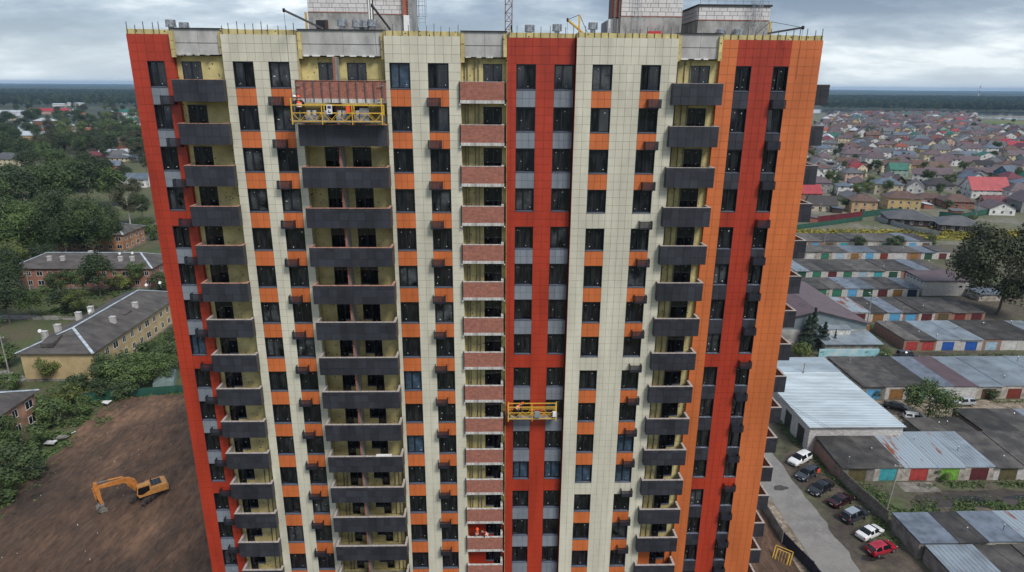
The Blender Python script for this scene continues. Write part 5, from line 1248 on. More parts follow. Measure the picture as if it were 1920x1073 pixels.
def house(x, y, rot, kind, w, d, h, rise, wk, rk, label, near=2, chimney=None, name='house', group=None):
    HOUSES.append((x, y, wk, rk)); o = thing(name, label, 'house', (x, y, 0), rot, group); a, b = hmesh(kind, w, d, h, rise, wk, rk)
    off = (-w/2, -d/2, 0); put(a, 'wall', o, off); rf = put(b, 'roof', o, off)
    st = 2 if h > 4.6 else 1
    if near == 2:
        n = max(2, int(w/3.2)); nd = max(2, int(d/3.4))
        for s in range(st):
            z = 1.6+2.9*s
            for i in range(n): house_window(o, -w/2+w*(i+.5)/n, -d/2, z, 0, 1.1, 1.3)
            for i in range(nd): house_window(o, -w/2, -d/2+d*(i+.5)/nd, z, R(-90), 1.1, 1.3); house_window(o, w/2, -d/2+d*(i+.5)/nd, z, R(90), 1.1, 1.3)
        if kind == 'gable':
            for s in (-1, 1): house_window(o, s*w/2, 0, h+rise*.35, R(90)*s, .9, 1.0)
        m = MB(); m.box(-w*.1-.5, -w*.1+.5, -d/2-.06, -d/2-.002, 0, 2.1); m.build('door', BLACKM, o)
    else:
        n = max(2, int(w/3.6)); m = MB()
        for s in range(st):
            for i in range(n):
                x0 = -w/2+w*(i+.5)/n; m.box(x0-.5, x0+.5, -d/2-.04, -d/2-.002, 1.0+2.9*s, 2.2+2.9*s)
        for s in range(st):
            for i in range(2):
                y0 = -d/2+d*(i+.5)/2
                for sx in (-1, 1): m.box(sx*w/2+(.002 if sx > 0 else -.04), sx*w/2+(.04 if sx > 0 else -.002), y0-.5, y0+.5, 1.0+2.9*s, 2.2+2.9*s)
        m.build('window_openings', BAND, o, kind='stuff')
    if chimney: MB().box(-w*.12-.5, -w*.12+.5, -.45, .45, h+rise*.5, h+rise+.9).build('chimney', RM[chimney] if chimney in RM else WM[chimney], rf, (w/2, d/2, 0))
    return o
specials = [  # px base of the middle, rot deg, kind, w, d, h, rise, wall, roof, chimney, label
 (1622, 400, -12, 'hip', 12, 10, 6.2, 2.8, 'orange', 'brown', None, 'light orange two-storey house with brown hip roof behind the green fence'),
 (1697, 396, -12, 'hip', 15.5, 12, 6.6, 3.0, 'yellow', 'brown', 'orange', 'large yellow two-storey house with brown band and broad brown roof'),
 (1545, 396, -10, 'gable', 13, 9, 3.4, 3.8, 'cream', 'black', None, 'low cream house with tall black roof with skylights by the maroon fence'),
 (1537, 362, -10, 'hip', 13.5, 10, 6.2, 3.2, 'grey', 'mauve', None, 'bare grey two-storey block house with mauve hip roof at the tower edge'),
 (1586, 366, -8, 'hip', 9, 8, 5.4, 1.5, 'white', 'slate-blue', None, 'white house with low slate-blue roof attached beside the grey block house'),
 (1612, 331, 100, 'gable', 9, 8.5, 6.0, 3.0, 'cream', 'red', None, 'narrow pale cream house with bright red gable roof'),
 (1686, 332, -8, 'gable', 12, 10, 5.4, 4.0, 'mint', 'green', None, 'mint green house with dark green gable roof'),
 (1600, 303, -14, 'hip', 15, 12, 6.4, 4.2, 'grey', 'mauve', 'maroon', 'grey-white two-storey house with mauve roof and maroon chimney, left one of three alike'),
 (1643, 311, -14, 'hip', 15, 12, 6.4, 4.2, 'white', 'mauve', 'maroon', 'white two-storey house with mauve roof and maroon chimney, middle one of three alike'),
 (1688, 320, -14, 'hip', 16, 12, 6.4, 4.2, 'cream', 'mauve', 'maroon', 'cream two-storey house with mauve roof and maroon chimney, right one of three alike'),
 (1762, 328, -14, 'gable', 12, 9, 5.6, 3.6, 'cream', 'brown', None, 'pale yellow gabled house with brown roof and glazed veranda'),
 (1856, 372, -5, 'gable', 21, 13, 5.0, 6.5, 'white', 'red', None, 'long white house under a huge bright red gable roof'),
 (1894, 336, 20, 'gable', 12, 10, 4.6, 4.2, 'blue', 'slate-blue', None, 'blue wooden house with white trimmed gables near the right edge'),
 (1868, 388, -5, 'gable', 12, 8, 2.6, 3.0, 'brick', 'maroon', None, 'low brick outbuilding with maroon roof in front of the red-roofed house'),
 (1719, 424, -20, 'hip', 19, 17, 3.0, 3.4, 'timber', 'grey', None, 'dark one-storey pavilion with large grey tiled hip roof, left one'),
 (1812, 436, -20, 'hip', 17, 16, 3.0, 3.2, 'timber', 'grey', None, 'dark one-storey pavilion with grey tiled hip roof, beside the big tree'),
 (1800, 391, -10, 'hip', 14, 11, 3.6, 3.4, 'brick', 'brown', None, 'low brick house with rusty brown hip roof beside the red-roofed house'),
 (1748, 383, -10, 'hip', 15, 9, 3.2, 2.4, 'pink', 'brown', None, 'pinkish low house with long brown roof right of the large yellow house'),
 (1766, 358, -12, 'hip', 15, 12, 3.6, 3.8, 'grey', 'black', None, 'low house with wide charcoal hip roof behind the brown roofs'),
 (1722, 362, 60, 'gable', 12, 9, 3.8, 4.0, 'white', 'mauve', None, 'white gabled house with bluish end wall next to the black chalet'),
 (1688, 352, 80, 'gable', 9, 9, 2.6, 4.6, 'timber', 'brown', None, 'black timber chalet with round gable window'),
 (1508, 366, -5, 'gable', 14, 9, 3.0, 2.4, 'grey', 'green', None, 'low house with green roof right at the edge of the tower'),
 (1780, 311, -10, 'hip', 18, 14, 5.4, 4.0, 'white', 'mauve', None, 'broad white house with large mauve hip roof above the brown gable'),
 (1846, 330, -10, 'gable', 22, 8, 2.8, 3.0, 'timber', 'mauve', None, 'long low shed with mauve roof left of the blue house'),
 (1868, 312, -10, 'hip', 11, 10, 3.4, 3.8, 'cream', 'grey', None, 'cream bungalow with pointed grey hip roof above the long shed'),
 (1551, 325, -10, 'hip', 14, 11, 3.0, 3.0, 'mint', 'grey', None, 'low greenish house with grey hip roof near the tower, below the white gable'),
 (1545, 296, 70, 'gable', 11, 9, 4.4, 3.4, 'white', 'grey', None, 'white gable end of a grey-roofed house near the tower'),
 (1577, 322, 70, 'gable', 7, 6, 2.0, 3.6, 'white', 'slate-blue', None, 'small steep slate-blue roof in front of the three alike houses'),
 (1662, 280, -8, 'hip', 15, 12, 5.0, 3.4, 'pink', 'mauve', None, 'pinkish house with mauve hip roof behind the three alike houses'),
 (1617, 278, -8, 'hip', 15, 12, 5.4, 3.4, 'pink', 'slate-blue', None, 'pale pink two-storey house with slate-blue hip roof'),
 (1742, 288, -8, 'hip', 16, 12, 4.0, 3.4, 'yellow', 'slate-blue', None, 'ochre garage house with blue-grey roof and dark gate'),
 (1825, 290, -8, 'gable', 15, 12, 6.0, 4.0, 'white', 'mauve', None, 'tall white house with mauve roof and columned porch'),
]
placed = []
for (px_, py_, rt, kd, w, d, h, rs, wk, rk, ch, lb_) in specials:
    g = ground_at(px_, py_); sc_ = 1.0
    house(g.x, g.y+d*.45, R(rt), kd, w, d, h, rs, wk, rk, lb_, 2, ch, group=None); placed.append((g.x, g.y+d*.45, max(w, d)*.62+6))
def area(px_, py_):
    v = 'by the river' if py_ < 232 else 'in far rows' if py_ < 252 else 'in middle rows' if py_ < 285 else 'in near rows'
    u = 'near tower' if px_ < 1600 else 'left of centre' if px_ < 1690 else 'right of centre' if px_ < 1800 else 'at right'
    return v+' '+u
cands = []
yy = 272.0
while yy < 1560:
    xx = yy*.55; 
    while xx < yy*1.05+260:
        jx, jy = xx+rnd.uniform(-5, 5), yy+rnd.uniform(-5, 5); p = seen_at((jx, jy, 3))
        if 1480 < p[0] < 2010 and p[1] > 212 and rnd.random() < .93 and all((jx-a)**2+(jy-b)**2 > r*r for a, b, r in placed): cands.append((p, jx, jy))
        xx += rnd.uniform(21, 30)
    yy += rnd.uniform(23, 30)
cands = [c for c in cands if not (c[0][0] > 1832 and c[0][1] < 236)]
cands.sort(key=lambda c: c[2]); used = {}; NIND = 235
wkp = ['white']*15+['cream']*6+['grey']*5+['pink']*3+['yellow']*1+['brick']*2+['orange', 'mint']; rkp = ['mauve']*20+['brown']*7+['maroon']*3+['grey']*7+['slate-blue']*5+['green', 'green', 'red', 'rust-orange', 'pale', 'black', 'black']
farb = MB(); FM = [WM[k] for k in WM]+[RM[k] for k in RM]; wi = list(WM); ri = list(RM)
for i, (p, x, y) in enumerate(cands):
    kd = rnd.choice(('hip', 'gable', 'gable')); w = rnd.uniform(11, 18); d = rnd.uniform(9, 13); h = rnd.choice((3.0, 3.4, 5.6, 6.2)); rs = rnd.uniform(2.4, 4.4); wk = rnd.choice(wkp); rk = rnd.choice(rkp); rt = R(-12+rnd.choice((0, 90))+rnd.gauss(0, 7))
    if i < NIND:
        lb_ = f"{'two-storey' if h > 4.6 else 'low'} {wk} house with {rk} {kd} roof {area(*p)}"
        if lb_ in used: lb_ = f"{'bigger' if w > used[lb_] else 'smaller'} "+lb_
        used[lb_] = w
        house(x, y, rt, kd, w, d, h, rs, wk, rk, lb_, 2 if i < 22 else 1, rnd.choice((None, None, 'maroon', 'brick')), group='houses of the riverside village')
    else:
        t = MB(); t.box(-w/2, w/2, -d/2, d/2, 0, h, wi.index(wk)); 
        if kd == 'hip': hip_roof(t, -w/2, w/2, -d/2, d/2, h, rs, mi=len(wi)+ri.index(rk))
        else: gable_roof(t, -w/2, w/2, -d/2, d/2, h, rs, mi=len(wi)+ri.index(rk)); t.prism([(-d/2, h), (d/2, h), (0, h+rs)], 'x', -w/2, w/2, wi.index(wk))
        ca, sa = math.cos(rt), math.sin(rt); o_ = len(farb.v)
        farb.v += [(x+a*ca-b*sa, y+a*sa+b*ca, c) for a, b, c in t.v]; farb.f += [tuple(q+o_ for q in f) for f in t.f]; farb.m += t.m
if farb.v: farb.build('distant_houses', FM, kind='stuff')
# village outbuildings, fences and small sheds
for i in range(46):
    yy = rnd.uniform(235, 640); p0 = None
    for _ in range(30):
        xx = rnd.uniform(yy*.55, yy*1.05+260); p = seen_at((xx, yy, 1))
        if 1490 < p[0] < 1930 and all((xx-a)**2+(yy-b)**2 > (r*.55)**2 for a, b, r in placed): p0 = p; break
    if not p0: continue
    rk = rnd.choice(['pale', 'pale', 'grey', 'slate-blue', 'maroon', 'mauve', 'green']); wk = rnd.choice(['white', 'grey', 'brick', 'timber'])
    lb_ = f"small {wk} shed with {rk} roof {area(*p0)}"
    o = thing('shed', lb_, 'shed', (xx, yy, 0), R(-12+rnd.choice((0, 90))), 'sheds between the village houses'); w, d = rnd.uniform(4, 8), rnd.uniform(3, 5)
    MB().box(-w/2, w/2, -d/2, d/2, 0, 2.2).build('wall', WM[wk], o); m = MB(); m.prism([(-d/2-.3, 2.15), (-d/2-.3, 2.3), (d/2+.3, 2.9), (d/2+.3, 2.75)], 'x', -w/2-.3, w/2+.3); m.build('roof', RM[rk], o, fix=True)
MARF = mat('maroon_profiled_sheet', (.13, .02, .03), .5, .1, 1, objvar=.06); GREYF = mat('grey_profiled_sheet', (.26, .28, .29), .5, .1, 1, objvar=.06)
def gfence(name, label, pix, h, m, pw=3.0):
    return panel_fence(name, label, [tuple(ground_at(*p))[:2] for p in pix], h, m, pw)
gfence('maroon_fence', 'maroon sheet-metal fence below the cream house with black roof', [(1532, 418), (1616, 408)], 3.0, MARF)
gfence('green_fence', 'dark green sheet fence right of the maroon one', [(1616, 408), (1668, 402), (1690, 402)], 3.0, GREENF)
gfence('green_fence', 'dark green fence along the top of the weedy strip', [(1490, 431), (1532, 426), (1616, 414)], 2.2, GREENF)
gfence('green_fence', 'dark green fence crossing behind the tall pale pole', [(1760, 408), (1800, 412), (1890, 396), (1915, 388)], 3.0, GREENF)
gfence('grey_fence', 'long grey fence in front of the dark pavilions', [(1640, 413), (1716, 436), (1760, 443)], 2.2, GREYF)
gfence('grey_fence', 'pale blue-grey fence right of the brown roofed houses', [(1752, 378), (1830, 385)], 2.4, GREYF)
for k, (a, b, c) in enumerate((((1560, 290), (1600, 292), WM['grey']), ((1700, 300), (1760, 300), WM['white']), ((1655, 345), (1685, 352), GREENF), ((1600, 372), (1655, 385), MARF), ((1790, 340), (1830, 345), GREYF), ((1880, 360), (1925, 366), GREYF), ((1700, 276), (1770, 279), GREYF), ((1800, 300), (1850, 300), MARF))):
    gfence('garden_fence', ['grey garden fence near the tower above the mauve roofs', 'white garden wall above the cream veranda house', 'green garden fence before the black chalet', 'maroon garden fence behind the light orange house', 'grey garden fence left of the long low shed', 'grey garden fence at the right edge below the blue house', 'grey garden fence in the middle rows of the village', 'maroon garden fence under the tall white house'][k], [a, b], 2.0, c)

# town on the left
tg = [(95, 214, 4, 'gable', 75, 18, 6, 5, 'pink', 'red', 'long factory hall with faded red roof, far left town'), (32, 216, 4, 'gable', 60, 20, 5, 4, 'pale', 'pale', ''), (88, 236, -5, 'hip', 26, 16, 7, 4, 'brick', 'pale', 'big brick building with pale hip roof in the left town'), (124, 243, 0, 'hip', 20, 14, 5, 4, 'cream', 'pale', 'cream house with pale hip roof in the middle of the left town'), (20, 252, 20, 'gable', 34, 16, 4, 4, 'white', 'pale', 'cluster of bright pale metal roofs at the far left'), (68, 262, -10, 'gable', 26, 14, 5, 4, 'orange', 'pale', 'orange-walled building with pale blue roof, left town'),
 (170, 252, 0, 'hip', 14, 11, 5, 3, 'brick', 'rust-orange', 'brick house with rust-orange roof right of the dark trees'), (195, 250, 0, 'hip', 14, 11, 5, 3, 'white', 'mauve', 'white house with mauve roof beside the rust-orange roof'), (155, 262, 0, 'gable', 18, 9, 3, 3, 'grey', 'grey', 'long low grey-roofed house in the left town'), (163, 280, 25, 'gable', 16, 13, 4, 5, 'timber', 'brown', 'dark brown timber house with steep roof'), (235, 278, 20, 'gable', 14, 12, 5.5, 5, 'brick', 'brown', 'red brick house with brown gable near the tower, left side'), (180, 303, 15, 'hip', 15, 12, 4, 4, 'brick', 'maroon', 'house with maroon hip roof and terrace above the big trees'), (222, 302, 0, 'hip', 16, 9, 2.8, 2.5, 'cream', 'grey', 'low cream house with flat grey roof left of the tower'), (18, 310, -10, 'hip', 20, 14, 5.5, 4, 'cream', 'grey', 'cream apartment house with grey roof at the left edge above the tall trees'), (120, 275, 10, 'gable', 10, 8, 3.5, 3, 'brick', 'red', 'small house with bright red roof among the left trees'),
 (215, 320, 10, 'gable', 10, 7, 4, 3, 'brick', 'slate-blue', 'small brick house with slate-blue roof left of the tower'), (262, 350, 5, 'gable', 12, 9, 5, 3, 'white', 'slate-blue', 'white house with slate-blue metal roof touching the tower outline'), (240, 216, 0, 'hip', 30, 24, 6, 6, 'white', 'green', 'hall with tent-like teal roof at the forest edge'), (143, 199, 0, 'gable', 40, 12, 7, 2, 'white', 'pale', 'bright white building in front of the left forest'), (112, 200, 0, 'gable', 30, 10, 6, 2, 'white', 'pale', 'smaller white building in front of the left forest'), (205, 290, 5, 'gable', 14, 8, 2.6, 2, 'white', 'pale', 'low pale metal roof beside the dark brown timber house'), (248, 300, 0, 'gable', 14, 8, 2.6, 2, 'grey', 'pale', 'low pale sheds left of the tower')]
placedL = []
for (px_, py_, rt, kd, w, d, h, rs, wk, rk, lb_) in tg:
    g = ground_at(px_, py_); wk = 'white' if wk == 'pale' else wk; lb_ = lb_ or 'very long pale-roofed hall at the far left edge of the town'
    house(g.x, g.y, R(rt), kd, w, d, h, rs, wk, rk, lb_, 1); placedL.append((g.x, g.y, max(w, d)*.6+5))
n_ = 0
while n_ < 62:
    px_, py_ = rnd.uniform(-60, 280), 207+rnd.random()**1.2*95; g = ground_at(px_, py_)
    if py_ > 262 and px_ < 150: continue
    if any((g.x-a)**2+(g.y-b)**2 < r*r*1.3 for a, b, r in placedL): continue
    w, d = rnd.uniform(9, 15), rnd.uniform(7, 11); kd = rnd.choice(('hip', 'gable')); wk = rnd.choice(wkp); rk = rnd.choice(['pale', 'pale', 'grey', 'grey', 'brown', 'mauve', 'maroon', 'slate-blue', 'rust-orange', 'green'])
    a_ = ('far' if py_ < 225 else 'middle' if py_ < 255 else 'near')+' part of left town '+('at left' if px_ < 60 else 'centre' if px_ < 160 else 'near tower')
    a_ = 'in '+a_
    lb_ = f"{wk} house with {rk} {kd} roof {a_}"
    if lb_ in used: lb_ = ('bigger ' if w > used[lb_] else 'smaller ')+lb_
    used[lb_] = w; house(g.x, g.y, R(rnd.uniform(-30, 60)), kd, w, d, rnd.choice((3, 4, 5.5)), rnd.uniform(2.5, 4), wk, rk, lb_, 1, group='houses of the town on the left'); placedL.append((g.x, g.y, 14)); n_ += 1

# ------------------------------------------------------------------ water
WAT = mat('river_water', (.05, .06, .06), .12, .1, .02, bump=.0)
pts = [ground_at(1300, 212), ground_at(1530, 212.5), ground_at(1700, 215.5), ground_at(1820, 217), ground_at(2000, 219), ground_at(2000, 212.2), ground_at(1700, 207.4), ground_at(1530, 205.6), ground_at(1300, 204)]
sheet('river', [(p.x, p.y) for p in pts], .25, WAT)
sheet('backwater', [tuple(ground_at(*p))[:2] for p in ((1840, 219.5), (2020, 221.5), (2020, 227.5), (1900, 225), (1830, 222))], .35, WAT)
sheet('river_meadow', [tuple(ground_at(*p))[:2] for p in ((1850, 226), (1930, 228), (2060, 231), (2060, 243), (1900, 238), (1840, 232))], .02, ground_mat('bright_meadow', [(.13, .15, .045), (.08, .12, .03)], (.01,), bsc=.2))
sheet('river_sandbar', [tuple(ground_at(*p))[:2] for p in ((1860, 217.6), (2020, 219.3), (2020, 221.3), (1845, 219.3))], .30, SAND)
# chimney stack and far towers on the horizon
o = thing('factory_chimney', 'red and white factory chimney on the horizon at the right', 'chimney', (3300, 4400, 0)); 
for i in range(5): MB().tube((0, 0, 17*i), (0, 0, 17*i+17), 3.2-.3*i, 12, 2.9-.3*i).build('band', RM['red'] if i % 2 == 0 else WHITE, o)

# ------------------------------------------------------------------ trees
def leaf_mat(name, a, b, hue):
    m = mat(name, a, .75, .1, 1, objvar=.28, col2=b, stretch=(4, 4, 4), detail=3); return m
LEAF = {'dark': leaf_mat('dark_green_leaves', (.056, .086, .028), (.022, .038, .015), 0), 'mid': leaf_mat('green_leaves', (.088, .136, .037), (.036, .062, .020), 0), 'light': leaf_mat('yellow_green_leaves', (.125, .155, .035), (.060, .086, .022), 0), 'olive': leaf_mat('olive_dusty_leaves', (.080, .084, .036), (.038, .042, .022), 0), 'oliveD': leaf_mat('dark_olive_leaves', (.064, .072, .030), (.030, .036, .018), 0), 'needle': leaf_mat('spruce_needles', (.022, .042, .022), (.012, .024, .014), 0)}
BARK = mat('grey_brown_bark', (.10, .085, .07), .95, .3, 2); BIRCHB = mat('pale_birch_bark', (.42, .40, .37), .9, .3, 3)
def crown_mesh(shape, n, leaf, seed, m):
    """crown of leaf clumps in a unit tree of height 1; leaves lie on many lobes, facing outwards"""
    r = random.Random(seed); b = MB(); lobes = []
    if shape == 'spruce':
        for i in range(n):
            t = r.random()**.8; z = .08+.92*t; rad = (.20*(1-t)+.012)*(.75+.35*math.sin(z*46)+.1*r.random()); a = r.uniform(0, 6.283)
            c = Vector((rad*math.cos(a), rad*math.sin(a), z-.15*rad)); nr = Vector((math.cos(a), math.sin(a), .6)).normalized()
            lobes.append((c, nr))
        pts = lobes
    else:
        par = {'broad': (.36, .36, .33, .62, 20, .14), 'tall': (.17, .17, .40, .56, 18, .095), 'weep': (.31, .31, .38, .58, 22, .12), 'bush': (.46, .46, .40, .52, 13, .20), 'sparse': (.24, .24, .38, .58, 22, .075), 'wide': (.46, .46, .42, .54, 30, .14)}[shape]
        L_ = []
        for i in range(par[4]):
            while True:
                v = Vector((r.uniform(-1, 1), r.uniform(-1, 1), r.uniform(-1, 1)))
                if v.length < 1: break
            v = v.normalized()*(v.length**.45); L_.append((Vector((v.x*par[0]*.78, v.y*par[1]*.78, par[3]+v.z*par[2]*.80)), par[5]*r.uniform(.7, 1.25)))
        pts = []
        for i in range(n):
            c, rr = r.choice(L_)
            u = Vector((r.gauss(0, 1), r.gauss(0, 1), r.gauss(.25, 1))).normalized(); k = rr*(r.random()**.35)*(1+.25*mnoise.noise(u*3+c*7))
            p = c+u*k
            if shape == 'weep': p.z -= .10*r.random()**2
            pts.append((p, u))
    for (p, u) in pts:
        s = leaf*r.uniform(.6, 1.35); nr = (u+Vector((r.gauss(0, .45), r.gauss(0, .45), r.gauss(.15, .45)))).normalized()
        a = nr.orthogonal().normalized(); q = nr.cross(a); t = r.uniform(0, 6.28); a, q = a*math.cos(t)+q*math.sin(t), q*math.cos(t)-a*math.sin(t)
        e_ = r.uniform(.5, .9); 
        if shape == 'weep': e_ *= .7
        b.add([p-a*s*.5, p-q*s*.4*e_+nr*s*.05, p+a*s*.5, p+q*s*.4*e_+nr*s*.05], [(0, 1, 2, 3)])
    return b.mesh('crown', m)
def trunk_mesh(shape, seed, m):
    r = random.Random(seed); b = MB(); top = .9 if shape in ('spruce', 'tall', 'sparse') else .5
    n = 6; px = Vector((0, 0, 0)); w0 = .014 if shape != 'bush' else .018
    for i in range(n):
        q = Vector((px.x+r.gauss(0, .008), px.y+r.gauss(0, .008), top*(i+1)/n)); b.tube(px, q, w0*(1-.8*i/n), 7, w0*(1-.8*(i+1)/n), caps=False)
        if i >= 1 and shape != 'spruce':
            for k in range(2):
                a = r.uniform(0, 6.28); l = r.uniform(.12, .24); e = q+Vector((l*math.cos(a), l*math.sin(a), l*r.uniform(.5, 1.1))); b.tube(q, e, w0*.42, 5, w0*.12, caps=False)
        px = q
    return b.mesh('trunk', m, smooth=True)
TK = {}
for i, (nm, shape, n, leaf, lm, bk) in enumerate((('broad_a', 'broad', 4200, .040, 'dark', BARK), ('broad_b', 'broad', 4200, .040, 'mid', BARK), ('broad_c', 'broad', 4000, .040, 'olive', BARK), ('weep_a', 'weep', 6500, .032, 'dark', BARK), ('weep_b', 'weep', 6500, .032, 'mid', BARK), ('tall_a', 'tall', 2200, .030, 'dark', BARK), ('tall_b', 'tall', 2200, .030, 'mid', BARK), ('sparse', 'sparse', 6500, .024, 'olive', BIRCHB), ('bush_a', 'bush', 1500, .075, 'mid', BARK), ('bush_b', 'bush', 1500, .075, 'dark', BARK), ('bush_c', 'bush', 1500, .070, 'light', BARK), ('spruce', 'spruce', 2600, .040, 'needle', BARK), ('wide', 'wide', 19000, .027, 'oliveD', BARK), ('round', 'bush', 4200, .045, 'mid', BARK), ('light', 'broad', 3800, .042, 'light', BARK))):
    TK[nm] = (crown_mesh(shape, n, leaf, 100+i, LEAF[lm]), trunk_mesh(shape, 200+i, bk))
TL = {'broad_a': 'dark broad tree', 'broad_b': 'green broad tree', 'broad_c': 'dusty olive tree', 'weep_a': 'dark drooping willow', 'weep_b': 'drooping birch', 'tall_a': 'narrow dark tree', 'tall_b': 'narrow green tree', 'sparse': 'sparse birch', 'bush_a': 'green bush', 'bush_b': 'dark bush', 'bush_c': 'yellow-green bush', 'spruce': 'dark conifer', 'wide': 'wide old tree', 'round': 'round leafy bush', 'light': 'yellow-green tree'}
def tree(x, y, h, k, label, group, sx=1.0, z=0):
    nm = 'shrub' if k.startswith('bush') or k == 'round' else 'conifer_tree' if k == 'spruce' else 'tree'
    o = thing(nm, label, 'shrub' if nm == 'shrub' else 'tree', (x, y, z), rnd.uniform(0, 6.28), group); o.scale = (h*sx, h*sx, h)
    put(TK[k][1], 'trunk', o); put(TK[k][0], 'crown', o); return o
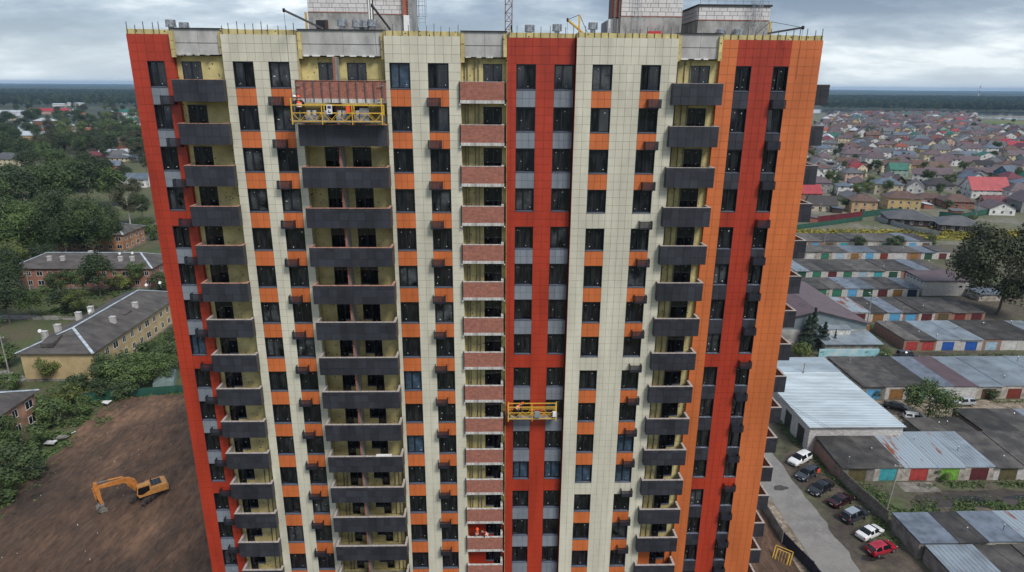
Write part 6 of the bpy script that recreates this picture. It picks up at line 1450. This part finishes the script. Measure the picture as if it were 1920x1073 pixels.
hand = [  # px base x, y, height, kind, width factor, label
 (1868, 590, 29, 'wide', 1.0, 'huge dark old tree rising at the right edge above the garages'), (1925, 560, 22, 'broad_c', 1.0, 'smaller olive tree merging with the huge tree at right'),
 (1736, 792, 8.8, 'round', 1.05, 'round leafy bush on the mossy roof in the garage yard'), (1508, 662, 9.5, 'spruce', 1.2, 'tallest dark conifer beside the warehouse wall'), (1519, 650, 10, 'spruce', 1.0, 'dark conifer just behind the tallest one at the warehouse'), (1541, 655, 7, 'spruce', 1.3, 'shorter broad conifer in front of the annex'), (1562, 655, 5.2, 'spruce', .6, 'slim young conifer left of the annex roof'),
 (1500, 672, 5, 'bush_c', 1.1, 'light green bush below the conifers'), (1607, 467, 5.5, 'bush_b', 1.3, 'dark bush on the garage lane left of the teal open garage'), (1678, 466, 5.8, 'bush_a', 1.3, 'green bush right of the teal open garage'), (1742, 463, 5, 'bush_a', 1.3, 'green bush before the farthest garages, rightmost'),
 (1640, 748, 2.0, 'bush_b', 1.2, 'low dark bush before the ochre garage door'), (1850, 745, 2.6, 'bush_b', 1.8, 'wide low bush at the dark red garage door'), (1760, 900, 2.2, 'bush_a', 1.5, 'weedy bush in front of the lime green garage door'), (1640, 655, 2.2, 'bush_b', 1.6, 'dark hedge at the brick garage side wall'), (1660, 672, 2.2, 'bush_a', 1.5, 'low hedge above the off-road car'),
 (155, 780, 4.2, 'bush_a', 1.3, 'green bush at the bank below the yellow house'), (98, 715, 6.0, 'light', 1.2, 'light green young tree before the yellow end wall'), (130, 760, 5.5, 'bush_c', 1.2, 'yellow-green bush above the debris'), (100, 800, 6, 'bush_a', 1.3, 'tall green bush between the pink house and the soil'), (50, 850, 5.5, 'bush_a', 1.4, 'green bush by the creeper wall'), (20, 900, 6, 'bush_b', 1.4, 'dark bush in the lower left corner'), (5, 850, 7, 'broad_b', 1.2, 'green tree at the left edge over the bushes'), (60, 900, 3.5, 'bush_b', 1.5, 'low bush above the pale blue tub'), (0, 945, 5, 'bush_a', 1.4, 'lowest green bush at the left edge'),
 (215, 720, 7.5, 'round', 1.25, 'round green tree before the yellow house, left of the hedge'), (255, 728, 8, 'round', 1.25, 'large dark round tree at the green fence'), (295, 722, 7.5, 'round', 1.2, 'round tree nearest the tower at the green fence'), (330, 700, 8, 'broad_b', 1.2, 'green tree touching the tower outline by the fence'), (190, 745, 4, 'bush_b', 1.5, 'dark hedge bush behind the white roof sheet'), (235, 748, 4.2, 'bush_b', 1.4, 'dark hedge bush at the start of the green fence'), (150, 735, 4, 'bush_b', 1.6, 'dark bush left of the hedge'), (285, 690, 6.5, 'bush_a', 1.3, 'green bush against the yellow side wall'), (335, 650, 5, 'bush_b', 1.3, 'dark bush beside the white tunnel greenhouse'),
 (20, 610, 13, 'broad_a', 1.1, 'dark tree at the left edge above the path'), (60, 600, 9, 'broad_b', 1.1, 'green tree behind the yellow house, left'), (5, 690, 6, 'bush_a', 1.3, 'bush at the foot of the grey street pole'), (25, 730, 4, 'bush_a', 1.4, 'low bush between pole and pink house'), (125, 590, 7, 'bush_b', 1.2, 'dark bush between the two apartment houses'), (150, 592, 8, 'light', 1.2, 'yellow-green tree between the two apartment houses'), (118, 560, 9, 'broad_b', 1.15, 'green tree in front of the red-brick house, left'), (190, 560, 14, 'broad_a', .9, 'tall dark tree in front of the red-brick house'), (230, 545, 7, 'bush_c', 1.3, 'yellow-green bush before the red-brick house'), (265, 540, 9, 'broad_b', 1.1, 'green tree at the right end of the red-brick house'), (300, 545, 6, 'bush_b', 1.3, 'dark bush between red-brick house and tower'), (160, 555, 9, 'broad_b', 1.1, 'broad green tree hiding the red-brick facade'), (90, 548, 3, 'bush_a', 1.6, 'low hedge below the red-brick windows'),
 (15, 560, 17, 'weep_a', 1.1, 'tall dark tree left of the red-brick house'), (-15, 600, 16, 'weep_a', 1.1, 'dark tree cut by the left edge'), (-25, 660, 10, 'broad_b', 1.2, 'green tree outside the left edge'),
 (60, 492, 25, 'weep_b', 1.05, 'tall drooping tree behind the red-brick house, left'), (130, 490, 28, 'weep_a', 1.0, 'tallest willow behind the red-brick roof'), (178, 488, 26, 'weep_b', .95, 'tall willow left of the orange house'), (100, 484, 26, 'weep_b', 1.0, 'drooping tree in the middle of the tall group'), (20, 490, 24, 'weep_a', 1.1, 'big dark tree at the left edge behind the red-brick house'), (35, 512, 12, 'light', 1.1, 'yellow-green tree at the left end of the red-brick house'), (-10, 492, 22, 'weep_a', 1.0, 'dark tall tree at the left edge'), (208, 470, 19, 'weep_a', .9, 'dark willow before the orange house'),
 (245, 425, 21, 'sparse', 1.1, 'sparse pale birch beside the white pole'), (268, 415, 12, 'broad_a', 1.0, 'dark tree right of the sparse birch'), (275, 440, 8, 'round', 1.2, 'bright bush between birch and tower'), (290, 450, 7, 'bush_a', 1.2, 'green bush next to the orange house'),
 (90, 512, 10, 'broad_a', 1.3, 'dark bushy tree at the back of the red-brick roof, left'), (125, 486, 13, 'broad_b', 1.25, 'green bushy tree hiding the orange house, left'), (155, 484, 14, 'broad_a', 1.2, 'dark bushy tree hiding the orange house, middle'), (186, 482, 14, 'broad_b', 1.1, 'green bushy tree hiding the orange house, right'), (70, 488, 13, 'broad_b', 1.25, 'green tree low in the tall group'),
 (225, 385, 18, 'broad_b', 1.0, 'green tree between the tall group and the birch'), (200, 350, 17, 'weep_b', 1.0, 'drooping tree right of the tall group'), (235, 345, 12, 'broad_a', 1.1, 'dark tree before the white house'), (262, 395, 9, 'broad_b', 1.2, 'green tree behind the pale birch'), (165, 335, 18, 'broad_a', 1.1, 'dark tree in front of the low cream house'), (110, 330, 20, 'broad_b', 1.1, 'green tree above the tall group'), (60, 335, 20, 'broad_a', 1.1, 'dark tree above the tall group, left'), (205, 325, 10, 'broad_c', 1.1, 'olive tree below the slate-blue brick house'), (280, 300, 12, 'broad_a', 1.1, 'dark tree at the tower outline behind sheds'),
 (50, 415, 24, 'broad_a', 1.05, 'broad dark tree in the second line of the tall group'), (120, 405, 26, 'broad_b', 1.05, 'broad green tree in the second line of the tall group'), (170, 395, 25, 'broad_a', 1.05, 'broad dark tree right in the second line'), (210, 390, 22, 'broad_b', 1.0, 'green tree right in the second line'), (0, 420, 22, 'broad_b', 1.1, 'green tree second line at the left edge'),
 (90, 380, 22, 'broad_b', 1.1, 'green tree in the third line of the tall group'), (30, 375, 20, 'broad_a', 1.1, 'dark tree in the third line near the left edge'), (140, 365, 24, 'weep_b', 1.0, 'drooping tree in the third line'), (190, 355, 20, 'broad_a', 1.0, 'dark tree third line right'), (255, 375, 12, 'broad_c', 1.0, 'olive tree left of the white house'), (275, 330, 16, 'tall_a', 1.1, 'narrow dark conifer-like tree at the tower outline'), (225, 268, 20, 'tall_a', 1.4, 'dark tree pair left of the tower'), (250, 272, 20, 'tall_a', 1.4, 'dark tree right of the pair near the tower'),
 (1632, 300, 5, 'bush_b', 1.2, 'dark bush between two of the three alike houses'), (1660, 322, 7, 'bush_b', 1.3, 'dark round bush left of the mint house'), (1570, 345, 6, 'bush_b', 1.4, 'dark trees below the grey hip roof near the tower'), (1585, 395, 7, 'broad_b', 1.1, 'green trees left of the light orange house'), (1632, 345, 5, 'bush_a', 1.3, 'green bush beside the narrow cream house'), (1775, 392, 5, 'bush_b', 1.3, 'dark bush before the brown roofed houses'), (1822, 415, 4, 'bush_c', 1.2, 'golden bush by the green fence'), (1560, 372, 6, 'spruce', 1.1, 'small conifer before the grey block house')]
for (px_, py_, h, k, sx, lb_) in hand:
    g = ground_at(px_, py_); tree(g.x, g.y, h, k, lb_, None, sx)
# scattered trees of the town and village
def scatter(n, fpx, kinds, hr, group, where, avoid, maxy=9999):
    c = 0; tries = 0
    while c < n and tries < n*30:
        tries += 1; px_, py_ = fpx(); g = ground_at(px_, py_)
        if any((g.x-a)**2+(g.y-b)**2 < (r*.62)**2 for a, b, r in avoid): continue
        k = rnd.choice(kinds); h = rnd.uniform(*hr)*(.45 if k.startswith('bush') else 1); a_ = where(px_, py_)
        _q, _q2, wk_, rk_ = min(HOUSES, key=lambda q: (q[0]-g.x)**2+(q[1]-g.y)**2)
        tree(g.x, g.y, h, k, f"{'big ' if h > sum(hr)/2 else 'small '}{TL[k]} by the {wk_} house with {rk_} roof, {a_}", group, rnd.uniform(.9, 1.25)); c += 1
wl = lambda a, b: ('far ' if b < 228 else 'mid ' if b < 262 else 'near ')+('left edge' if a < 70 else 'left centre' if a < 170 else 'left of tower')
scatter(215, lambda: (rnd.uniform(-70, 285), 203+rnd.random()**1.0*105), ['broad_a', 'broad_a', 'broad_b', 'tall_a', 'light', 'broad_c', 'weep_a', 'broad_b'], (12, 21), 'trees of the town on the left', wl, placedL)
wr2 = lambda a, b: ('far rows ' if b < 250 else 'middle rows ' if b < 290 else 'near rows ')+('by tower' if a < 1620 else 'centre' if a < 1780 else 'right')
scatter(150, lambda: (rnd.uniform(1490, 1960), 224+rnd.random()**1.1*150), ['broad_a', 'broad_b', 'bush_a', 'bush_b', 'light', 'tall_b', 'bush_b'], (6, 11), 'trees between the village houses', wr2, placed)

# weeds, tufts and hedging along walls: nobody could count them
def tufts(name, segs, per, size, m, hgt=.6, seed=5):
    r = random.Random(seed); b = MB()
    for (x0, y0, x1, y1, wd) in segs:
        L_ = math.hypot(x1-x0, y1-y0)
        for i in range(int(L_*per*wd)):
            t = r.random(); x = x0+(x1-x0)*t+r.gauss(0, wd*.35); y = y0+(y1-y0)*t+r.gauss(0, wd*.35); c = mnoise.noise(Vector((x*.35, y*.35, seed)))
            if c < -.12: continue
            z = abs(r.gauss(0, hgt))*(.4+c); s = size*r.uniform(.5, 1.3); a = r.uniform(0, 6.28); e = r.uniform(-.5, .5)
            b.add([(x-s*math.cos(a), y-s*math.sin(a), z), (x+s*.3*math.sin(a), y-s*.3*math.cos(a), z+s*e), (x+s*math.cos(a), y+s*math.sin(a), z+s*.3), (x-s*.3*math.sin(a), y+s*.3*math.cos(a), z+s*.6)], [(0, 1, 2, 3)])
    return b.build(name, m, kind='stuff')
tufts('bank_undergrowth', [(-51.5, 30, -52.5, 62, 6), (-52, 62, -50, 67, 4), (-60, 20, -53, 60, 7), (-60, 64, -40, 70.5, 2), (-75, 62, -60, 72, 7), (-60, 75, -58, 112, 4), (-80, 60, -60, 66, 8), (-100, 120, -62, 122, 8), (-125, 132, -84, 134, 6)], 22, .30, LEAF['mid'])
tufts('yard_weeds', [(79, 36.5, 83, 33, 4), (90, 37.4, 125, 37.0, 1.5), (83, 33, 84, 28.5, 3), (90, 31.2, 128, 31.0, 3.0), (77.2, 46, 78.2, 28, 1.2), (98, 64.9, 135, 64.9, .8), (116, 90, 119, 104, 2), (120, 86, 160, 88, 3), (100, 86.3, 114, 86.6, 1.6), (76, 49, 75.6, 62, 1.2), (62.5, 60, 63.5, 5, .5), (79.8, 37, 81, 29, 3), (77.0, 46, 78.4, 24, 1.6), (119, 107, 160, 107, 2), (112, 128, 155, 129, 2), (84, 31.5, 125, 32, 3)], 30, .22, LEAF['mid'], .3, 8)
tufts('golden_weeds', [(128, 210, 335, 210, 5), (128, 217, 335, 217, 5), (140, 223, 330, 222, 4), (215, 216, 300, 218, 10)], 4, .6, mat('goldenrod', (.34, .27, .03), .8, .2, .2, col2=(.12, .14, .03)), .7, 11)
tufts('grass_tufts', [(105, 53.5, 99, 58, 5), (98, 50, 109, 51, 5)], 26, .22, LEAF['olive'], .3, 13)
o = tufts('creeper', [(-60.9, 46, -60.9, 49, .3), (-60.9, 51, -60.9, 53, .3)], 200, .22, LEAF['dark'], 2.6, 17)

# ------------------------------------------------------------------ forest that reads as one mass
def forest():
    pts = []; kinds = []; r = random.Random(3)
    def add(x, y, s): pts.append((x, y, 0)); kinds.append(s)
    for (lo, hi, xa, xb, y0, y1, cell) in ((1515, 2010, 0, 0, 1650, 4300, 15.5), (-90, 300, 0, 0, 1150, 4300, 15.5)):
        y = y0
        while y < y1:
            sp = cell*(1+(y-y0)/5200); a = ground_at(lo, 200).x; 
            t0 = (lo-960)/FPX; t1 = (hi-960)/FPX; xl = CAM.x+(y-CAM.y)*(t0*1.0+.03)*1.04-20; xr = CAM.x+(y-CAM.y)*(t1+.03)*1.04+20
            x = xl
            while x < xr:
                px_, py_ = seen_at((x, y, 0)); ok = True
                if lo > 1000: ok = py_ < 205.0+(px_-1530)*.0165+mnoise.noise(Vector((x*.004, 0, 0)))*1.2
                else:
                    lim = 200+mnoise.noise(Vector((x*.004, y*.004, 2)))*14; ok = py_ < lim
                if ok: add(x+r.uniform(-.45, .45)*sp, y+r.uniform(-.45, .45)*sp, 0)
                x += sp
            y += sp
    return pts
fp_ = forest()
LOW = [(crown_mesh('broad', 420, .085, 301, LEAF['dark']), 'a'), (crown_mesh('broad', 420, .085, 302, LEAF['mid']), 'b'), (crown_mesh('tall', 300, .075, 303, LEAF['needle']), 'c'), (crown_mesh('broad', 420, .085, 304, LEAF['dark']), 'd')]
FLEAF = mat('far_forest_leaves', (.046, .074, .036), .8, .1, .010, col2=(.018, .034, .022), space='World', objvar=.6)
for lm_, _ in LOW[:1]: lm_.materials.clear(); lm_.materials.append(FLEAF)
LOW[3][0].materials.clear(); LOW[3][0].materials.append(FLEAF)
FLEAF2 = mat('far_forest_light_leaves', (.085, .115, .045), .8, .1, .010, col2=(.034, .055, .028), space='World', objvar=.5); LOW[1][0].materials.clear(); LOW[1][0].materials.append(FLEAF2)
# prototypes are real trees standing at the forest edge; their crowns are instanced over the forest points
protos = []
for i, (me, nm) in enumerate(LOW):
    px_, py_ = [(1560, 207), (1575, 208), (60, 203), (200, 203)][i]; g = ground_at(px_, py_)
    o = thing('tree', ['forest-edge tree on the far river bank nearest the tower', 'lighter forest-edge tree on the far river bank', 'narrow forest-edge tree behind the red factory hall', 'forest-edge tree left of the teal roof'][i], 'tree', (g.x, g.y, 0)); o.scale = (18, 18, 20)
    put(TK['broad_a'][1], 'trunk', o); protos.append(put(me, 'crown', o))
me = bpy.data.meshes.new('far_forest'); me.from_pydata(fp_, [], []); fo = put(me, 'far_forest', kind='stuff')
ng = bpy.data.node_groups.new('forest', 'GeometryNodeTree'); ng.interface.new_socket('Geometry', in_out='INPUT', socket_type='NodeSocketGeometry'); ng.interface.new_socket('Geometry', in_out='OUTPUT', socket_type='NodeSocketGeometry')
gn = ng.nodes.new; gi = gn('NodeGroupInput'); go = gn('NodeGroupOutput'); jn = gn('GeometryNodeJoinGeometry')
ri_ = gn('FunctionNodeRandomValue'); ri_.data_type = 'INT'; ri_.inputs['Min'].default_value = 0; ri_.inputs['Max'].default_value = 6; ri_.inputs['Seed'].default_value = 4
def fsock(n, ident): return next(s for s in n.outputs if s.enabled)
rs_ = gn('FunctionNodeRandomValue'); rs_.data_type = 'FLOAT'; rs_.inputs[2].default_value = 10; rs_.inputs[3].default_value = 25; rs_.inputs['Seed'].default_value = 9
rr_ = gn('FunctionNodeRandomValue'); rr_.data_type = 'FLOAT'; rr_.inputs[2].default_value = 0; rr_.inputs[3].default_value = 6.28
cr_ = gn('ShaderNodeCombineXYZ'); ng.links.new(rr_.outputs[1], cr_.inputs[2])
for i, pr in enumerate(protos):
    oi = gn('GeometryNodeObjectInfo'); oi.inputs['Object'].default_value = pr; oi.transform_space = 'ORIGINAL'; oi.inputs['As Instance'].default_value = True
    ip = gn('GeometryNodeInstanceOnPoints'); ng.links.new(gi.outputs[0], ip.inputs['Points']); ng.links.new(oi.outputs['Geometry'], ip.inputs['Instance'])
    cp = gn('FunctionNodeCompare'); cp.data_type = 'INT'; cp.operation = 'EQUAL' if i < 3 else 'GREATER_EQUAL'; ng.links.new(ri_.outputs[2], cp.inputs[2]); cp.inputs[3].default_value = i
    ng.links.new(cp.outputs[0], ip.inputs['Selection']); ng.links.new(cr_.outputs[0], ip.inputs['Rotation']); ng.links.new(rs_.outputs[1], ip.inputs['Scale']); ng.links.new(ip.outputs[0], jn.inputs[0])
ng.links.new(jn.outputs[0], go.inputs[0]); md = fo.modifiers.new('forest', 'NODES'); md.node_group = ng
# canopy of the forest beyond, out to the horizon
vs = []; nx, ny = 150, 110; ys = [4000*(18000/4000)**(j/(ny-1)) for j in range(ny)]
for j, y in enumerate(ys):
    for i in range(nx):
        x = (-.95+2.0*i/(nx-1))*y+20; vs.append((x, y, 10+7*mnoise.noise(Vector((x*.012, y*.008, 0)))+5*mnoise.noise(Vector((x*.05, y*.03, 4)))+(y-4000)*.0006*(1+mnoise.noise(Vector((x*.0006, y*.0006, 7))))))
b = MB(); b.v = vs; b.f = [(j*nx+i, j*nx+i+1, (j+1)*nx+i+1, (j+1)*nx+i) for j in range(ny-1) for i in range(nx-1)]; b.m = [0]*len(b.f)
b.build('forest_canopy', ground_mat('canopy_green', [(.030, .048, .026), (.055, .078, .034), (.014, .026, .018)], (.0012, .005), bsc=.02, lohi=(.45, .58), fine=(.5, 1.5)), smooth=True, kind='stuff')
# ------------------------------------------------------------------ haze
hz_ = MB().box(-14500, 14500, -14500, 18500, -2.5, 90).build('haze', [], kind='stuff')
hm = bpy.data.materials.new('pale_haze'); hm.use_nodes = True; t = hm.node_tree; t.nodes.clear()
pv = t.nodes.new('ShaderNodeVolumePrincipled'); pv.inputs['Color'].default_value = (.40, .64, .95, 1); pv.inputs['Density'].default_value = 0.00006; pv.inputs['Anisotropy'].default_value = 0.0
ou = t.nodes.new('ShaderNodeOutputMaterial'); t.links.new(pv.outputs[0], ou.inputs['Volume']); hz_.data.materials.append(hm)
# labels that would coincide are told apart by their place in the row, from left to right
same = {}
for o in COL.objects:
    if o.parent is None and o.get('label') and o.get('category'): same.setdefault(o['label'], []).append(o)
for lb_, os_ in same.items():
    if len(os_) < 2: continue
    os_.sort(key=lambda o: seen_at(o.location)[0]); n = len(os_)
    words_ = ['left', 'right'] if n == 2 else ['leftmost']+['%s-from-left' % ('second', 'third', 'fourth', 'fifth', 'sixth', 'seventh', 'eighth')[i] for i in range(min(n-2, 7))]+['rightmost']
    for i, o in enumerate(os_[:len(words_)] if n <= 9 else []):
        if len(lb_.split()) < 16: o['label'] = words_[i]+' '+lb_
